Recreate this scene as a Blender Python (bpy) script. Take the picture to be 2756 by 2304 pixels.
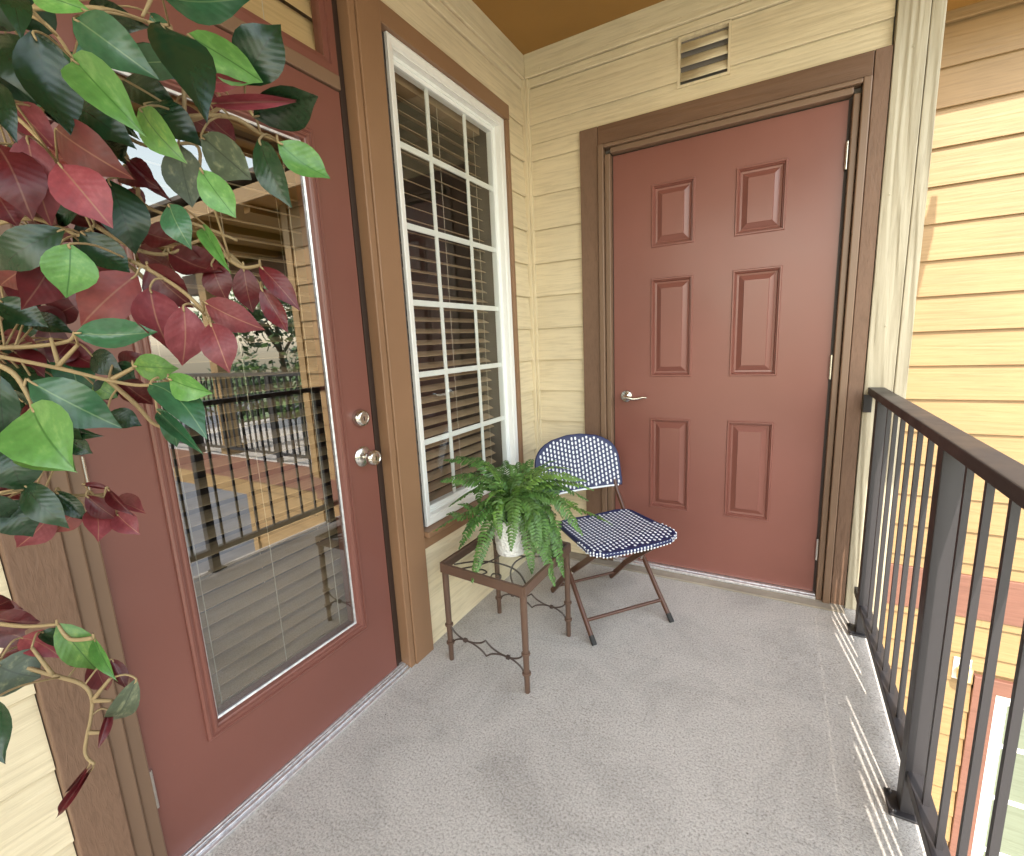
import bpy, math, random
import numpy as np
from mathutils import Vector, Matrix
random.seed(7)
rad = math.radians
S = bpy.context.scene
for o in list(bpy.data.objects): bpy.data.objects.remove(o)
COL = S.collection

# ------------------------------------------------------------------ camera
CAM = Vector((1.2037, 0.1122, 1.2143))
RM = Matrix(((0.87069604, -0.4894328, -0.04841426), (0.4896539, 0.85341652, 0.17865976), (-0.04612442, -0.17926458, 0.98271906)))  # columns right, forward, up
F_PX = 1263.29
cd = bpy.data.cameras.new('camera'); cam = bpy.data.objects.new('camera', cd); COL.objects.link(cam)
r_, f_, u_ = RM.col[0], RM.col[1], RM.col[2]
cam.matrix_world = Matrix(((r_.x, u_.x, -f_.x, CAM.x), (r_.y, u_.y, -f_.y, CAM.y), (r_.z, u_.z, -f_.z, CAM.z), (0, 0, 0, 1)))
cd.sensor_width = 36; cd.lens = F_PX / 2756 * 36; cd.clip_start = 0.02; cd.clip_end = 500
S.camera = cam
# ------------------------------------------------------------------ world, sun, exposure
SUN_EL, SUN_AZ = rad(53), rad(9.6)          # behind the camera, a little to the right
w = bpy.data.worlds.new('World'); S.world = w; w.use_nodes = True
nt = w.node_tree; bg = nt.nodes['Background']
sky = nt.nodes.new('ShaderNodeTexSky'); sky.sky_type = 'NISHITA'; sky.sun_disc = False
sky.sun_elevation = SUN_EL; sky.sun_rotation = math.pi - SUN_AZ; sky.air_density = 2.2; sky.dust_density = 1.5; sky.ozone_density = 1.0
hs = nt.nodes.new('ShaderNodeHueSaturation'); hs.inputs['Saturation'].default_value = 0.55; nt.links.new(sky.outputs[0], hs.inputs['Color']); nt.links.new(hs.outputs[0], bg.inputs[0]); bg.inputs[1].default_value = 0.15
sd = bpy.data.lights.new('sun', 'SUN'); sun = bpy.data.objects.new('sun', sd); COL.objects.link(sun)
sd.energy = 2.0; sd.angle = rad(0.5); sd.color = (1.0, 0.93, 0.82)
dvec = Vector((-math.sin(SUN_AZ) * math.cos(SUN_EL), math.cos(SUN_AZ) * math.cos(SUN_EL), -math.sin(SUN_EL)))
sun.rotation_euler = dvec.to_track_quat('-Z', 'Y').to_euler(); sun.location = (3, -4, 8)
S.view_settings.view_transform = 'Standard'; S.view_settings.look = 'None'; S.view_settings.gamma = 1
S.view_settings.exposure = 2.3
S.render.engine = 'CYCLES'
S.cycles.max_bounces = 10; S.cycles.diffuse_bounces = 6; S.cycles.transparent_max_bounces = 16

# ------------------------------------------------------------------ helpers
def px(u, v, d):                      # photograph pixel + distance along the view axis -> point
    return CAM + RM @ (Vector(((u - 1378) / F_PX, 1, -(v - 1152) / F_PX)) * d)

class MB:
    def __init__(s): s.v = []; s.f = []; s.uv = None
    def add(s, vs, fs):
        n = len(s.v); s.v += [tuple(v) for v in vs]; s.f += [tuple(i + n for i in f) for f in fs]
    def box(s, a, b):
        x0, y0, z0 = a; x1, y1, z1 = b
        s.add([(x0, y0, z0), (x1, y0, z0), (x1, y1, z0), (x0, y1, z0), (x0, y0, z1), (x1, y0, z1), (x1, y1, z1), (x0, y1, z1)],
              [(0, 3, 2, 1), (4, 5, 6, 7), (0, 1, 5, 4), (1, 2, 6, 5), (2, 3, 7, 6), (3, 0, 4, 7)])
        return s
    def tube(s, pts, r, n=8, cap=True):
        pts = [Vector(p) for p in pts]; m = len(pts); rr = r if isinstance(r, (list, tuple)) else [r] * m
        t0 = (pts[1] - pts[0]).normalized(); a = t0.orthogonal().normalized(); base = len(s.v); rings = []
        for i, p in enumerate(pts):
            t = (pts[min(i + 1, m - 1)] - pts[max(i - 1, 0)])
            t = t.normalized() if t.length > 1e-9 else t0
            a = (a - t * a.dot(t)); a = a.normalized() if a.length > 1e-6 else t.orthogonal().normalized()
            b = t.cross(a)
            rings.append([p + (a * math.cos(2 * math.pi * k / n) + b * math.sin(2 * math.pi * k / n)) * rr[i] for k in range(n)])
        fs = []
        for i in range(m - 1):
            for k in range(n):
                fs.append((i * n + k, i * n + (k + 1) % n, (i + 1) * n + (k + 1) % n, (i + 1) * n + k))
        if cap: fs += [tuple(range(n - 1, -1, -1)), tuple((m - 1) * n + k for k in range(n))]
        s.add([v for rg in rings for v in rg], fs); return s
    def bar(s, p, q, w, h, up=(0, 0, 1)):
        p = Vector(p); q = Vector(q); t = (q - p).normalized(); up = Vector(up)
        a = t.cross(up); a = a.normalized() if a.length > 1e-6 else t.orthogonal().normalized(); b = a.cross(t)
        vs = [e + a * (i * w / 2) + b * (j * h / 2) for e in (p, q) for i, j in ((-1, -1), (1, -1), (1, 1), (-1, 1))]
        s.add(vs, [(0, 3, 2, 1), (4, 5, 6, 7), (0, 1, 5, 4), (1, 2, 6, 5), (2, 3, 7, 6), (3, 0, 4, 7)]); return s
    def lathe(s, prof, c=(0, 0, 0), n=24, axis='z'):
        c = Vector(c); vs = []
        for r, h in prof:
            for k in range(n):
                a = 2 * math.pi * k / n; x, y = r * math.cos(a), r * math.sin(a)
                vs.append(c + (Vector((x, y, h)) if axis == 'z' else Vector((h, x, y)) if axis == 'x' else Vector((x, -h, y))))
        fs = []
        for i in range(len(prof) - 1):
            for k in range(n): fs.append((i * n + k, i * n + (k + 1) % n, (i + 1) * n + (k + 1) % n, (i + 1) * n + k))
        fs += [tuple(range(n - 1, -1, -1)), tuple((len(prof) - 1) * n + k for k in range(n))]
        s.add(vs, fs); return s
    def rings(s, rect, prof, M, fill=True):   # nested rectangles on a wall; prof = (inset, height)
        a0, b0, a1, b1 = rect; vs = []; fs = []
        for ins, h in prof:
            vs += [M(a0 + ins, b0 + ins, h), M(a1 - ins, b0 + ins, h), M(a1 - ins, b1 - ins, h), M(a0 + ins, b1 - ins, h)]
        for i in range(len(prof) - 1):
            for k in range(4): fs.append((4 * i + k, 4 * i + (k + 1) % 4, 4 * i + 4 + (k + 1) % 4, 4 * i + 4 + k))
        if fill: n = 4 * (len(prof) - 1); fs.append((n, n + 1, n + 2, n + 3))
        s.add(vs, fs); return s
    def mesh(s, name, mat, smooth=False):
        m = bpy.data.meshes.new(name); m.from_pydata([tuple(v) for v in s.v], [], s.f)
        import bmesh
        b = bmesh.new(); b.from_mesh(m); bmesh.ops.recalc_face_normals(b, faces=b.faces); b.to_mesh(m); b.free()
        if mat: m.materials.append(mat)
        if smooth: m.polygons.foreach_set('use_smooth', [True] * len(m.polygons))
        m.update(); return m
    def build(s, name, mat, parent=None, smooth=False, bevel=0, origin=None):
        o = bpy.data.objects.new(name, s.mesh(name, mat, smooth)); COL.objects.link(o)
        if parent: o.parent = parent; o.matrix_parent_inverse = parent.matrix_basis.inverted()
        if bevel:
            md = o.modifiers.new('bevel', 'BEVEL'); md.width = bevel; md.segments = 2; md.limit_method = 'ANGLE'; md.angle_limit = rad(40)
        if smooth and bevel == 0 and smooth != 'all':
            try:
                md = o.modifiers.new('es', 'EDGE_SPLIT'); md.split_angle = rad(45)
            except Exception: pass
        return o

def tag(o, label=None, cat=None, group=None, kind=None):
    if label: o['label'] = label
    if cat: o['category'] = cat
    if group: o['group'] = group
    if kind: o['kind'] = kind
    return o
def thing(name, loc, label, cat, group=None):
    o = bpy.data.objects.new(name, None); o.empty_display_size = 0.05; o.location = loc; COL.objects.link(o)
    return tag(o, label, cat, group)
ML = lambda a, b, h: (h, a, b)                 # left wall: a along y, b up, h out of the wall (+x)
def MEy(Y): return lambda a, b, h: (a, Y - h, b)   # end wall: a along x, h towards the camera

# ------------------------------------------------------------------ materials
def mat(name, color, rough=0.5, metal=0.0, spec=0.5):
    m = bpy.data.materials.new(name); m.use_nodes = True; p = m.node_tree.nodes['Principled BSDF']
    p.inputs['Base Color'].default_value = (*color, 1); p.inputs['Roughness'].default_value = rough; p.inputs['Metallic'].default_value = metal
    p.inputs['Specular IOR Level'].default_value = spec
    return m
class N:
    def __init__(s, m): s.t = m.node_tree; s.p = s.t.nodes.get('Principled BSDF')
    def n(s, ty, **k):
        x = s.t.nodes.new('ShaderNode' + ty)
        for a, b in k.items(): setattr(x, a, b)
        return x
    def l(s, a, b): s.t.links.new(a, b)
    def coords(s, scale=(1, 1, 1), rot=(0, 0, 0), src='Object'):
        tc = s.n('TexCoord'); mp = s.n('Mapping'); mp.inputs['Scale'].default_value = scale; mp.inputs['Rotation'].default_value = rot
        s.l(tc.outputs[src], mp.inputs[0]); return mp.outputs[0]
    def noise(s, vec, scale, detail=4, rough=0.5, dist=0.0):
        x = s.n('TexNoise'); x.inputs['Scale'].default_value = scale; x.inputs['Detail'].default_value = detail; x.inputs['Roughness'].default_value = rough; x.inputs['Distortion'].default_value = dist
        s.l(vec, x.inputs['Vector']); return x.outputs[0]
    def ramp(s, fac, stops):
        x = s.n('ValToRGB'); e = x.color_ramp.elements
        while len(e) < len(stops): e.new(0.5)
        for i, (q, c) in enumerate(stops): e[i].position = q; e[i].color = (*c, 1) if len(c) == 3 else c
        s.l(fac, x.inputs[0]); return x.outputs[0]
    def bump(s, h, strength, dist=0.01, prev=None):
        x = s.n('Bump'); x.inputs['Strength'].default_value = strength; x.inputs['Distance'].default_value = dist
        s.l(h, x.inputs['Height'])
        if prev: s.l(prev, x.inputs['Normal'])
        return x.outputs[0]
    def mix(s, fac, a, b, mode='MIX'):
        x = s.n('Mix'); x.data_type = 'RGBA'; x.blend_type = mode
        for sock, v in ((x.inputs[0], fac), (x.inputs[6], a), (x.inputs[7], b)):
            if isinstance(v, (int, float)): sock.default_value = v
            elif isinstance(v, tuple): sock.default_value = (*v, 1)
            else: s.l(v, sock)
        return x.outputs[2]

def vary(c, k): return tuple(x * k for x in c)
def wood_paint(name, c, axis, strength=0.5, rough=0.55, fine=90, amt=0.08, wave=0.45):
    # painted fibre-cement / cedar-texture board, grain along `axis`
    m = mat(name, c, rough); g = N(m)
    sc = [1.0, 1.0, 1.0]; sc['xyz'.index(axis)] = 0.055 if wave else 0.22
    v = g.coords(tuple(sc))
    h1 = g.noise(v, fine, 5, 0.6, 0.6); h2 = g.noise(v, 26, 3, 0.5, 1.5)
    wv = g.n('TexWave'); wv.wave_type = 'BANDS'; wv.bands_direction = 'DIAGONAL'; wv.inputs['Scale'].default_value = 14; wv.inputs['Distortion'].default_value = 9; wv.inputs['Detail'].default_value = 2; wv.inputs['Detail Scale'].default_value = 1.2
    g.l(v, wv.inputs['Vector'])
    b = g.bump(wv.outputs[1], strength * wave, 0.0022); b = g.bump(h1, strength, 0.0024, b)
    g.l(b, g.p.inputs['Normal'])
    va = g.coords((1, 1, 1)); n2 = g.noise(va, 2.2, 4, 0.6)
    mx = g.ramp(n2, [(0.3, vary(c, 1 - amt)), (0.7, vary(c, 1 + amt))])
    gr = g.ramp(h1, [(0.34, (0.74, 0.72, 0.69)), (0.52, (1, 1, 1)), (0.7, (1.06, 1.06, 1.06))])
    col = g.mix(0.55, mx, gr, 'MULTIPLY')
    g.l(col, g.p.inputs['Base Color']); return m
def stucco_paint(name, c, strength=0.35, scale=160, rough=0.5, amt=0.06):
    m = mat(name, c, rough); g = N(m); v = g.coords()
    h = g.noise(v, scale, 3, 0.6); g.l(g.bump(h, strength, 0.002), g.p.inputs['Normal'])
    n2 = g.noise(v, 3.0, 4, 0.6); g.l(g.ramp(n2, [(0.3, vary(c, 1 - amt)), (0.7, vary(c, 1 + amt))]), g.p.inputs['Base Color']); return m

CREAM = (0.70, 0.595, 0.405); BROWN = (0.148, 0.077, 0.043); DOOR = (0.182, 0.066, 0.050); ROUGHB = (0.175, 0.098, 0.060)
M = {}
M['siding_y'] = wood_paint('siding_along_y', CREAM, 'y', 0.62)
M['siding_x'] = wood_paint('siding_along_x', CREAM, 'x', 0.62)
M['sun_offset_x'] = wood_paint('sun_offset_siding_x', (0.275, 0.172, 0.076), 'x', 0.42)  # siding colour deepened to gold so strong sun does not wash it out
M['sun_offset_z'] = wood_paint('sun_offset_board', (0.275, 0.172, 0.076), 'z', 0.6, fine=60)  # boards in the same tone, darkened against the sunlight
M['cream_inner'] = wood_paint('cream_corner_trim', CREAM, 'z', 0.6, fine=60)
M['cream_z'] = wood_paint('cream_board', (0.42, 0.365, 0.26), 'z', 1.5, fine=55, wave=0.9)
M['trim'] = stucco_paint('brown_trim', (0.245, 0.135, 0.072), 0.22, 140, 0.42)
M['trim_rough'] = wood_paint('brown_rough_board', ROUGHB, 'z', 0.8, 0.62, fine=130, amt=0.1, wave=0.0)
M['trim_x'] = wood_paint('brown_board_x', BROWN, 'x', 0.5, 0.5, fine=120)
M['trim_y'] = wood_paint('brown_board_y', BROWN, 'y', 0.4, 0.5, fine=120)
M['jamb'] = mat('brown_jamb', (0.19, 0.115, 0.072), 0.38)
M['jamb_dark'] = mat('weatherstrip', (0.03, 0.015, 0.010), 0.5)
def door_paint(name, c, rough):
    m = mat(name, c, rough); g = N(m); v = g.coords()
    n1 = g.noise(v, 2.0, 3, 0.5); n2 = g.noise(v, 260, 2, 0.5)
    base = g.ramp(n1, [(0.3, vary(c, 0.93)), (0.7, vary(c, 1.07))])
    sv = g.coords((9, 9, 2.2), (0.5, 0.4, 0.3)); scr = g.ramp(g.noise(sv, 9, 6, 0.75, 0.5), [(0.66, (0, 0, 0)), (0.74, (1, 1, 1))])
    msk = g.ramp(g.noise(v, 3.1, 3, 0.5), [(0.50, (0, 0, 0)), (0.66, (0.55, 0.55, 0.55))]); sm = g.mix(1.0, scr, msk, 'MULTIPLY')
    g.l(g.mix(sm, base, vary(c, 1.9)), g.p.inputs['Base Color'])
    g.l(g.ramp(n1, [(0.3, (rough - .06,) * 3), (0.7, (rough + .08,) * 3)]), g.p.inputs['Roughness'])
    b = g.bump(g.noise(v, 5, 2, 0.4), 0.10, 0.01)
    g.l(g.bump(n2, 0.10, 0.001, b), g.p.inputs['Normal']); g.p.inputs['Coat Weight'].default_value = 0.15; g.p.inputs['Coat Roughness'].default_value = 0.16; return m
M['door'] = door_paint('door_red_brown', DOOR, 0.34)
M['door_end'] = door_paint('door_red_brown_end', vary(DOOR, 1.15), 0.36)
def concrete():
    c = (0.49, 0.455, 0.42); m = mat('concrete_floor', c, 0.85, spec=0.3); g = N(m); v = g.coords()
    n1 = g.noise(v, 3.4, 8, 0.70, 0.8); n2 = g.noise(v, 155, 4, 0.75); n3 = g.noise(v, 38, 5, 0.7, 1.2)
    base = g.ramp(n1, [(0.30, vary(c, 0.78)), (0.52, c), (0.75, vary(c, 1.10))])
    spk = g.ramp(n2, [(0.34, (0.50, 0.49, 0.475)), (0.50, (1, 1, 1)), (0.66, (1.25, 1.25, 1.25))])
    col = g.mix(0.9, base, spk, 'MULTIPLY')
    vo = g.n('TexVoronoi'); vo.feature = 'DISTANCE_TO_EDGE'; vo.inputs['Scale'].default_value = 3.1
    nz = g.n('TexNoise'); nz.inputs['Scale'].default_value = 5; nz.inputs['Detail'].default_value = 6; g.l(v, nz.inputs['Vector'])
    mx = g.n('Mix'); mx.data_type = 'VECTOR'; mx.inputs[0].default_value = 0.35; g.l(v, mx.inputs[4]); g.l(nz.outputs['Color'], mx.inputs[5]); g.l(mx.outputs[1], vo.inputs['Vector'])
    ck = g.ramp(vo.outputs['Distance'], [(0.0, (0, 0, 0)), (0.006, (1, 1, 1))])
    mask = g.ramp(g.noise(v, 1.7, 3, 0.5), [(0.56, (0, 0, 0)), (0.66, (1, 1, 1))])
    inv = g.mix(mask, (1.0, 1.0, 1.0), ck)
    col = g.mix(0.35, col, inv, 'MULTIPLY')
    sp = g.n('TexVoronoi'); sp.inputs['Scale'].default_value = 24; g.l(v, sp.inputs['Vector'])
    dot = g.ramp(sp.outputs['Distance'], [(0.045, (0.25, 0.22, 0.19)), (0.075, (1, 1, 1))]); pick = g.ramp(sp.outputs['Color'], [(0.80, (0, 0, 0)), (0.82, (1, 1, 1))])
    col = g.mix(pick, col, g.mix(1.0, col, dot, 'MULTIPLY'))
    tw = g.noise(g.coords((1, 1, 1)), 7, 3, 0.6, 3.5); trow = g.ramp(tw, [(0.485, (1, 1, 1)), (0.5, (0.62, 0.60, 0.57)), (0.515, (1, 1, 1))])
    tm = g.ramp(g.noise(v, 2.3, 2, 0.5), [(0.52, (0, 0, 0)), (0.62, (0.75, 0.75, 0.75))]); col = g.mix(tm, col, g.mix(1.0, col, trow, 'MULTIPLY'))
    g.l(col, g.p.inputs['Base Color'])
    b = g.bump(n3, 0.5, 0.005); b = g.bump(n2, 0.8, 0.004, b); g.l(b, g.p.inputs['Normal']); return m
M['concrete'] = concrete()
M['curb'] = stucco_paint('old_concrete', (0.30, 0.255, 0.20), 0.5, 60, 0.9, 0.25)
M['ceiling'] = stucco_paint('ceiling_brown', (0.27, 0.135, 0.028), 0.25, 220, 0.6)
M['white'] = mat('white_vinyl', (0.80, 0.79, 0.75), 0.35)
M['mint'] = mat('white_grille', (0.86, 0.88, 0.86), 0.4)
M['black'] = mat('black_rail_paint', (0.026, 0.023, 0.025), 0.30)
def blackp(m):
    g = N(m); v = g.coords(); n = g.noise(v, 120, 2, 0.5); g.l(g.bump(n, 0.08, 0.001), g.p.inputs['Normal'])
    g.l(g.ramp(g.noise(v, 8, 4, 0.6), [(0.35, (0.40,) * 3), (0.7, (0.55,) * 3)]), g.p.inputs['Roughness'])
blackp(M['black'])
M['alu'] = mat('aluminium', (0.62, 0.62, 0.65), 0.32, 1.0)
def alu(m):
    g = N(m); v = g.coords((1, 1, 1)); n = g.noise(v, 60, 4, 0.6)
    g.l(g.ramp(n, [(0.35, (0.66, 0.66, 0.68)), (0.65, (0.90, 0.90, 0.92))]), g.p.inputs['Base Color']); g.l(g.ramp(n, [(0.3, (0.60,) * 3), (0.7, (0.42,) * 3)]), g.p.inputs['Roughness'])
alu(M['alu'])
M['nickel'] = mat('satin_nickel', (0.68, 0.65, 0.60), 0.24, 1.0)
M['slat'] = wood_paint('blind_slat', (0.37, 0.265, 0.165), 'y', 0.1, 0.45, amt=0.04)
M['slat_tan'] = wood_paint('tan_slat', (0.66, 0.48, 0.26), 'y', 0.2, 0.5)
M['cord'] = mat('blind_cord', (0.55, 0.48, 0.38), 0.8)
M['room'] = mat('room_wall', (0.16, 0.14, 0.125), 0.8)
M['rust'] = stucco_paint('bronze_iron', (0.105, 0.060, 0.040), 0.3, 90, 0.42, 0.2)
M['iron'] = stucco_paint('dark_iron_wire', (0.055, 0.036, 0.028), 0.3, 120, 0.45, 0.2)
M['chairwood'] = mat('chair_bronze_tube', (0.085, 0.034, 0.018), 0.28, 0.0)
M['navy'] = mat('navy_weave', (0.010, 0.016, 0.075), 0.42)
M['wweave'] = mat('white_weave', (0.80, 0.82, 0.86), 0.45)
M['rubber'] = mat('rubber_foot', (0.02, 0.02, 0.02), 0.7)
M['pot'] = mat('white_ceramic', (0.82, 0.80, 0.76), 0.3)
def potb(m):
    g = N(m); v = g.coords((1, 1, 1)); vo = g.n('TexVoronoi'); vo.inputs['Scale'].default_value = 95; g.l(v, vo.inputs['Vector'])
    g.l(g.bump(vo.outputs['Distance'], 0.9, 0.006), g.p.inputs['Normal'])
potb(M['pot'])
M['soil'] = stucco_paint('moss', (0.03, 0.035, 0.015), 0.8, 80, 0.9)
def glass(name, ior, tint=(1, 1, 1), rough=0.0):
    m = bpy.data.materials.new(name); m.use_nodes = True; g = N(m); t = g.t
    out = t.nodes['Material Output']; t.nodes.remove(g.p)
    tr = g.n('BsdfTransparent'); tr.inputs[0].default_value = (*tint, 1); gl = g.n('BsdfGlossy'); gl.inputs['Roughness'].default_value = rough
    # symmetric Schlick reflectance so that light passes both ways alike
    f0 = ((ior - 1) / (ior + 1)) ** 2
    geo = g.n('NewGeometry'); dt = g.n('VectorMath', operation='DOT_PRODUCT'); g.l(geo.outputs['Normal'], dt.inputs[0]); g.l(geo.outputs['Incoming'], dt.inputs[1])
    ab = g.n('Math', operation='ABSOLUTE'); g.l(dt.outputs['Value'], ab.inputs[0]); om = g.n('Math', operation='SUBTRACT'); om.inputs[0].default_value = 1; g.l(ab.outputs[0], om.inputs[1])
    pw = g.n('Math', operation='POWER'); g.l(om.outputs[0], pw.inputs[0]); pw.inputs[1].default_value = 5
    fr = g.n('Math', operation='MULTIPLY_ADD'); g.l(pw.outputs[0], fr.inputs[0]); fr.inputs[1].default_value = 1 - f0; fr.inputs[2].default_value = f0
    mx = g.n('MixShader')
    nz = g.noise(g.coords(), 1.6, 2, 0.4); b = g.bump(nz, 0.012, 0.02); g.l(b, gl.inputs['Normal'])
    g.l(fr.outputs[0], mx.inputs[0]); g.l(tr.outputs[0], mx.inputs[1]); g.l(gl.outputs[0], mx.inputs[2]); g.l(mx.outputs[0], out.inputs['Surface']); return m
M['pane'] = glass('coated_window_glass', 3.6, (0.82, 0.84, 0.80))
M['pane_win'] = glass('window_glass', 2.1, (0.95, 0.96, 0.94))
M['table_glass'] = glass('table_glass', 1.5, (0.90, 0.95, 0.93))
M['leafless'] = None
def leafmat(name, c, vein, rough=0.38, mott=None, trans=0.18):
    m = mat(name, c, rough); g = N(m)
    tc = g.n('TexCoord'); sep = g.n('SeparateXYZ'); g.l(tc.outputs['UV'], sep.inputs[0])
    n1 = g.noise(g.coords((1, 1, 1), src='Object'), 5.0, 3, 0.6)
    oi = g.n('ObjectInfo')
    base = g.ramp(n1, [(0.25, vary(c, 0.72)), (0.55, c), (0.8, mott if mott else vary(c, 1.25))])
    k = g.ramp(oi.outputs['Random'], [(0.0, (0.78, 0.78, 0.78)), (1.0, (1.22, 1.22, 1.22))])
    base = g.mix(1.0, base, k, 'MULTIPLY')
    # midrib: |v-0.5| small ; side veins: stripes of u +- |v-.5|
    a1 = g.n('Math', operation='SUBTRACT'); g.l(sep.outputs[1], a1.inputs[0]); a1.inputs[1].default_value = 0.5
    a2 = g.n('Math', operation='ABSOLUTE'); g.l(a1.outputs[0], a2.inputs[0])
    rib = g.ramp(a2.outputs[0], [(0.008, (1, 1, 1)), (0.022, (0, 0, 0))])
    a3 = g.n('Math', operation='MULTIPLY_ADD'); g.l(a2.outputs[0], a3.inputs[0]); a3.inputs[1].default_value = -0.45; g.l(sep.outputs[0], a3.inputs[2])
    a4 = g.n('Math', operation='MULTIPLY'); g.l(a3.outputs[0], a4.inputs[0]); a4.inputs[1].default_value = 62
    a5 = g.n('Math', operation='SINE'); g.l(a4.outputs[0], a5.inputs[0])
    col = g.mix(rib, base, vein)
    g.l(col, g.p.inputs['Base Color'])
    b = g.bump(a5.outputs[0], 0.06, 0.0015); b = g.bump(rib, -0.5, 0.0015, b); b = g.bump(g.noise(g.coords((1, 1, 1)), 2.2, 1, 0.5), 0.22, 0.012, b); b = g.bump(g.noise(g.coords((1, 1, 1)), 140, 2, 0.6), 0.12, 0.0006, b); g.l(b, g.p.inputs['Normal'])
    if trans:
        tl = g.n('BsdfTranslucent'); g.l(col, tl.inputs[0]); mx = g.n('MixShader'); mx.inputs[0].default_value = trans
        out = g.t.nodes['Material Output']; g.l(g.p.outputs[0], mx.inputs[1]); g.l(tl.outputs[0], mx.inputs[2]); g.l(mx.outputs[0], out.inputs['Surface'])
    return m
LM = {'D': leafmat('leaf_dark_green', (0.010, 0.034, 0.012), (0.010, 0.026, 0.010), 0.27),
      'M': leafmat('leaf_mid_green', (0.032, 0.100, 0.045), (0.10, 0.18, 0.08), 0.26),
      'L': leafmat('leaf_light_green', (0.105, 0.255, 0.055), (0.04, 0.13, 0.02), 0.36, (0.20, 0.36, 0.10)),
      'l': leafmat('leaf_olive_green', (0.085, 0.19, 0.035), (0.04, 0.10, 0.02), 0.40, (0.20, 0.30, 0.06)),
      'O': leafmat('leaf_grey_olive', (0.075, 0.095, 0.055), (0.04, 0.05, 0.03), 0.45, (0.24, 0.25, 0.14)),
      'R': leafmat('leaf_maroon', (0.085, 0.007, 0.010), (0.15, 0.055, 0.04), 0.42),
      'B': leafmat('leaf_brick_red', (0.15, 0.022, 0.018), (0.22, 0.08, 0.05), 0.5),
      'P': leafmat('leaf_rose_red', (0.20, 0.034, 0.042), (0.27, 0.11, 0.075), 0.5, (0.27, 0.065, 0.072))}
M['bark'] = stucco_paint('twig_tan', (0.30, 0.21, 0.10), 0.6, 180, 0.7, 0.3)
M['trunk'] = stucco_paint('trunk_brown', (0.12, 0.08, 0.05), 0.8, 60, 0.8, 0.3)
M['frond'] = mat('frond_green', (0.03, 0.10, 0.03), 0.42)
def frondm(m, c, c2):
    g = N(m); oi = g.n('ObjectInfo'); n = g.noise(g.coords(), 45, 3, 0.6)
    a = g.ramp(n, [(0.32, vary(c, 0.45)), (0.68, vary(c, 1.75))]); col = g.mix(oi.outputs['Random'], a, c2)
    # keep the random tint gentle
    col = g.mix(0.30, a, col); g.l(col, g.p.inputs['Base Color'])
    tl = g.n('BsdfTranslucent'); g.l(col, tl.inputs[0]); mx = g.n('MixShader'); mx.inputs[0].default_value = 0.2
    g.l(g.p.outputs[0], mx.inputs[1]); g.l(tl.outputs[0], mx.inputs[2]); g.l(mx.outputs[0], g.t.nodes['Material Output'].inputs['Surface'])
frondm(M['frond'], (0.062, 0.145, 0.030), (0.19, 0.29, 0.08))
M['frond2'] = mat('frond_yellow_green', (0.12, 0.22, 0.03), 0.42); frondm(M['frond2'], (0.10, 0.20, 0.035), (0.2, 0.3, 0.06))
M['asphalt2'] = stucco_paint('worn_asphalt', (0.11, 0.11, 0.12), 0.6, 30, 0.9, 0.2)
M['asphalt'] = stucco_paint('asphalt', (0.055, 0.055, 0.057), 0.6, 30, 0.9, 0.2)
M['grass'] = stucco_paint('lawn', (0.06, 0.11, 0.025), 0.9, 20, 0.95, 0.3)
M['bounce_pavement'] = stucco_paint('bounce_concrete', (0.46, 0.43, 0.39), 0.4, 60, 0.9, 0.1)  # kept pale so that sunlight bounces upward
M['band'] = wood_paint('brown_band', (0.17, 0.073, 0.050), 'x', 0.4, 0.55)
M['treeleaf'] = mat('tree_leaf', (0.055, 0.10, 0.025), 0.5)
def treel(m, c):
    g = N(m); n = g.noise(g.coords(), 1.1, 3, 0.6); col = g.ramp(n, [(0.3, vary(c, 0.6)), (0.7, vary(c, 1.5))]); g.l(col, g.p.inputs['Base Color'])
treel(M['treeleaf'], (0.06, 0.11, 0.025))
M['darkglass'] = mat('dark_glazing', (0.012, 0.016, 0.025), 0.06)
M['paleblind'] = wood_paint('pale_blind', (0.15, 0.17, 0.12), 'x', 0.3)
M['lantern_glass'] = mat('lantern_glass', (0.55, 0.42, 0.20), 0.15)
M['roofing'] = stucco_paint('roof_shingle', (0.10, 0.08, 0.065), 0.8, 40, 0.9, 0.3)

Y1 = 2.4785          # end wall
# ------------------------------------------------------------------ setting: slab, ceiling, ground
YB = -1.9
o = MB().box((-0.0, YB, -0.20), (1.562, Y1, 0.0)).build('balcony_floor', M['concrete']); tag(o, kind='structure')
c = MB().box((0.0, Y1 - 0.085, 0.001), (1.5, Y1 - 0.0, 0.010)).build('curb_strip', M['curb'], o)
MB().box((1.5645, YB, -0.24), (1.585, Y1, -0.012)).build('slab_fascia', M['band'], o)
o = MB().box((-0.0, YB - 0.2, 2.61), (1.60, Y1 + 0.6, 2.66)).build('ceiling', M['ceiling']); tag(o, kind='structure')
# outer eave of our own balcony roof (throws the shade in which the balcony lies)
ev = thing('balcony_roof', (1.7, 0.3, 2.5), 'brown eave and fascia over the open side of the balcony', 'roof')
MB().box((1.602, YB - 0.2, 2.565), (1.690, Y1 + 0.05, 2.60)).build('soffit', M['ceiling'], ev)
MB().box((1.691, YB - 0.2, 2.52), (1.716, Y1 + 0.05, 2.76)).build('fascia', M['trim_y'], ev)
MB().box((1.717, 0.97, 2.56), (1.905, Y1 + 0.05, 2.60)).box((1.906, 0.97, 2.52), (1.93, Y1 + 0.05, 2.70)).build('shade_eave', M['ceiling'], ev)  # unseen eave jog, added to keep sun off the corner board
MB().box((-0.3, YB - 0.3, 2.78), (1.71, Y1 + 0.05, 2.82)).build('roof_deck', M['roofing'], ev)
MB().box((1.59, YB - 0.1, -3.0), (1.74, YB + 0.06, 2.515)).build('support_post', M['trim_rough'], ev)

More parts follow.
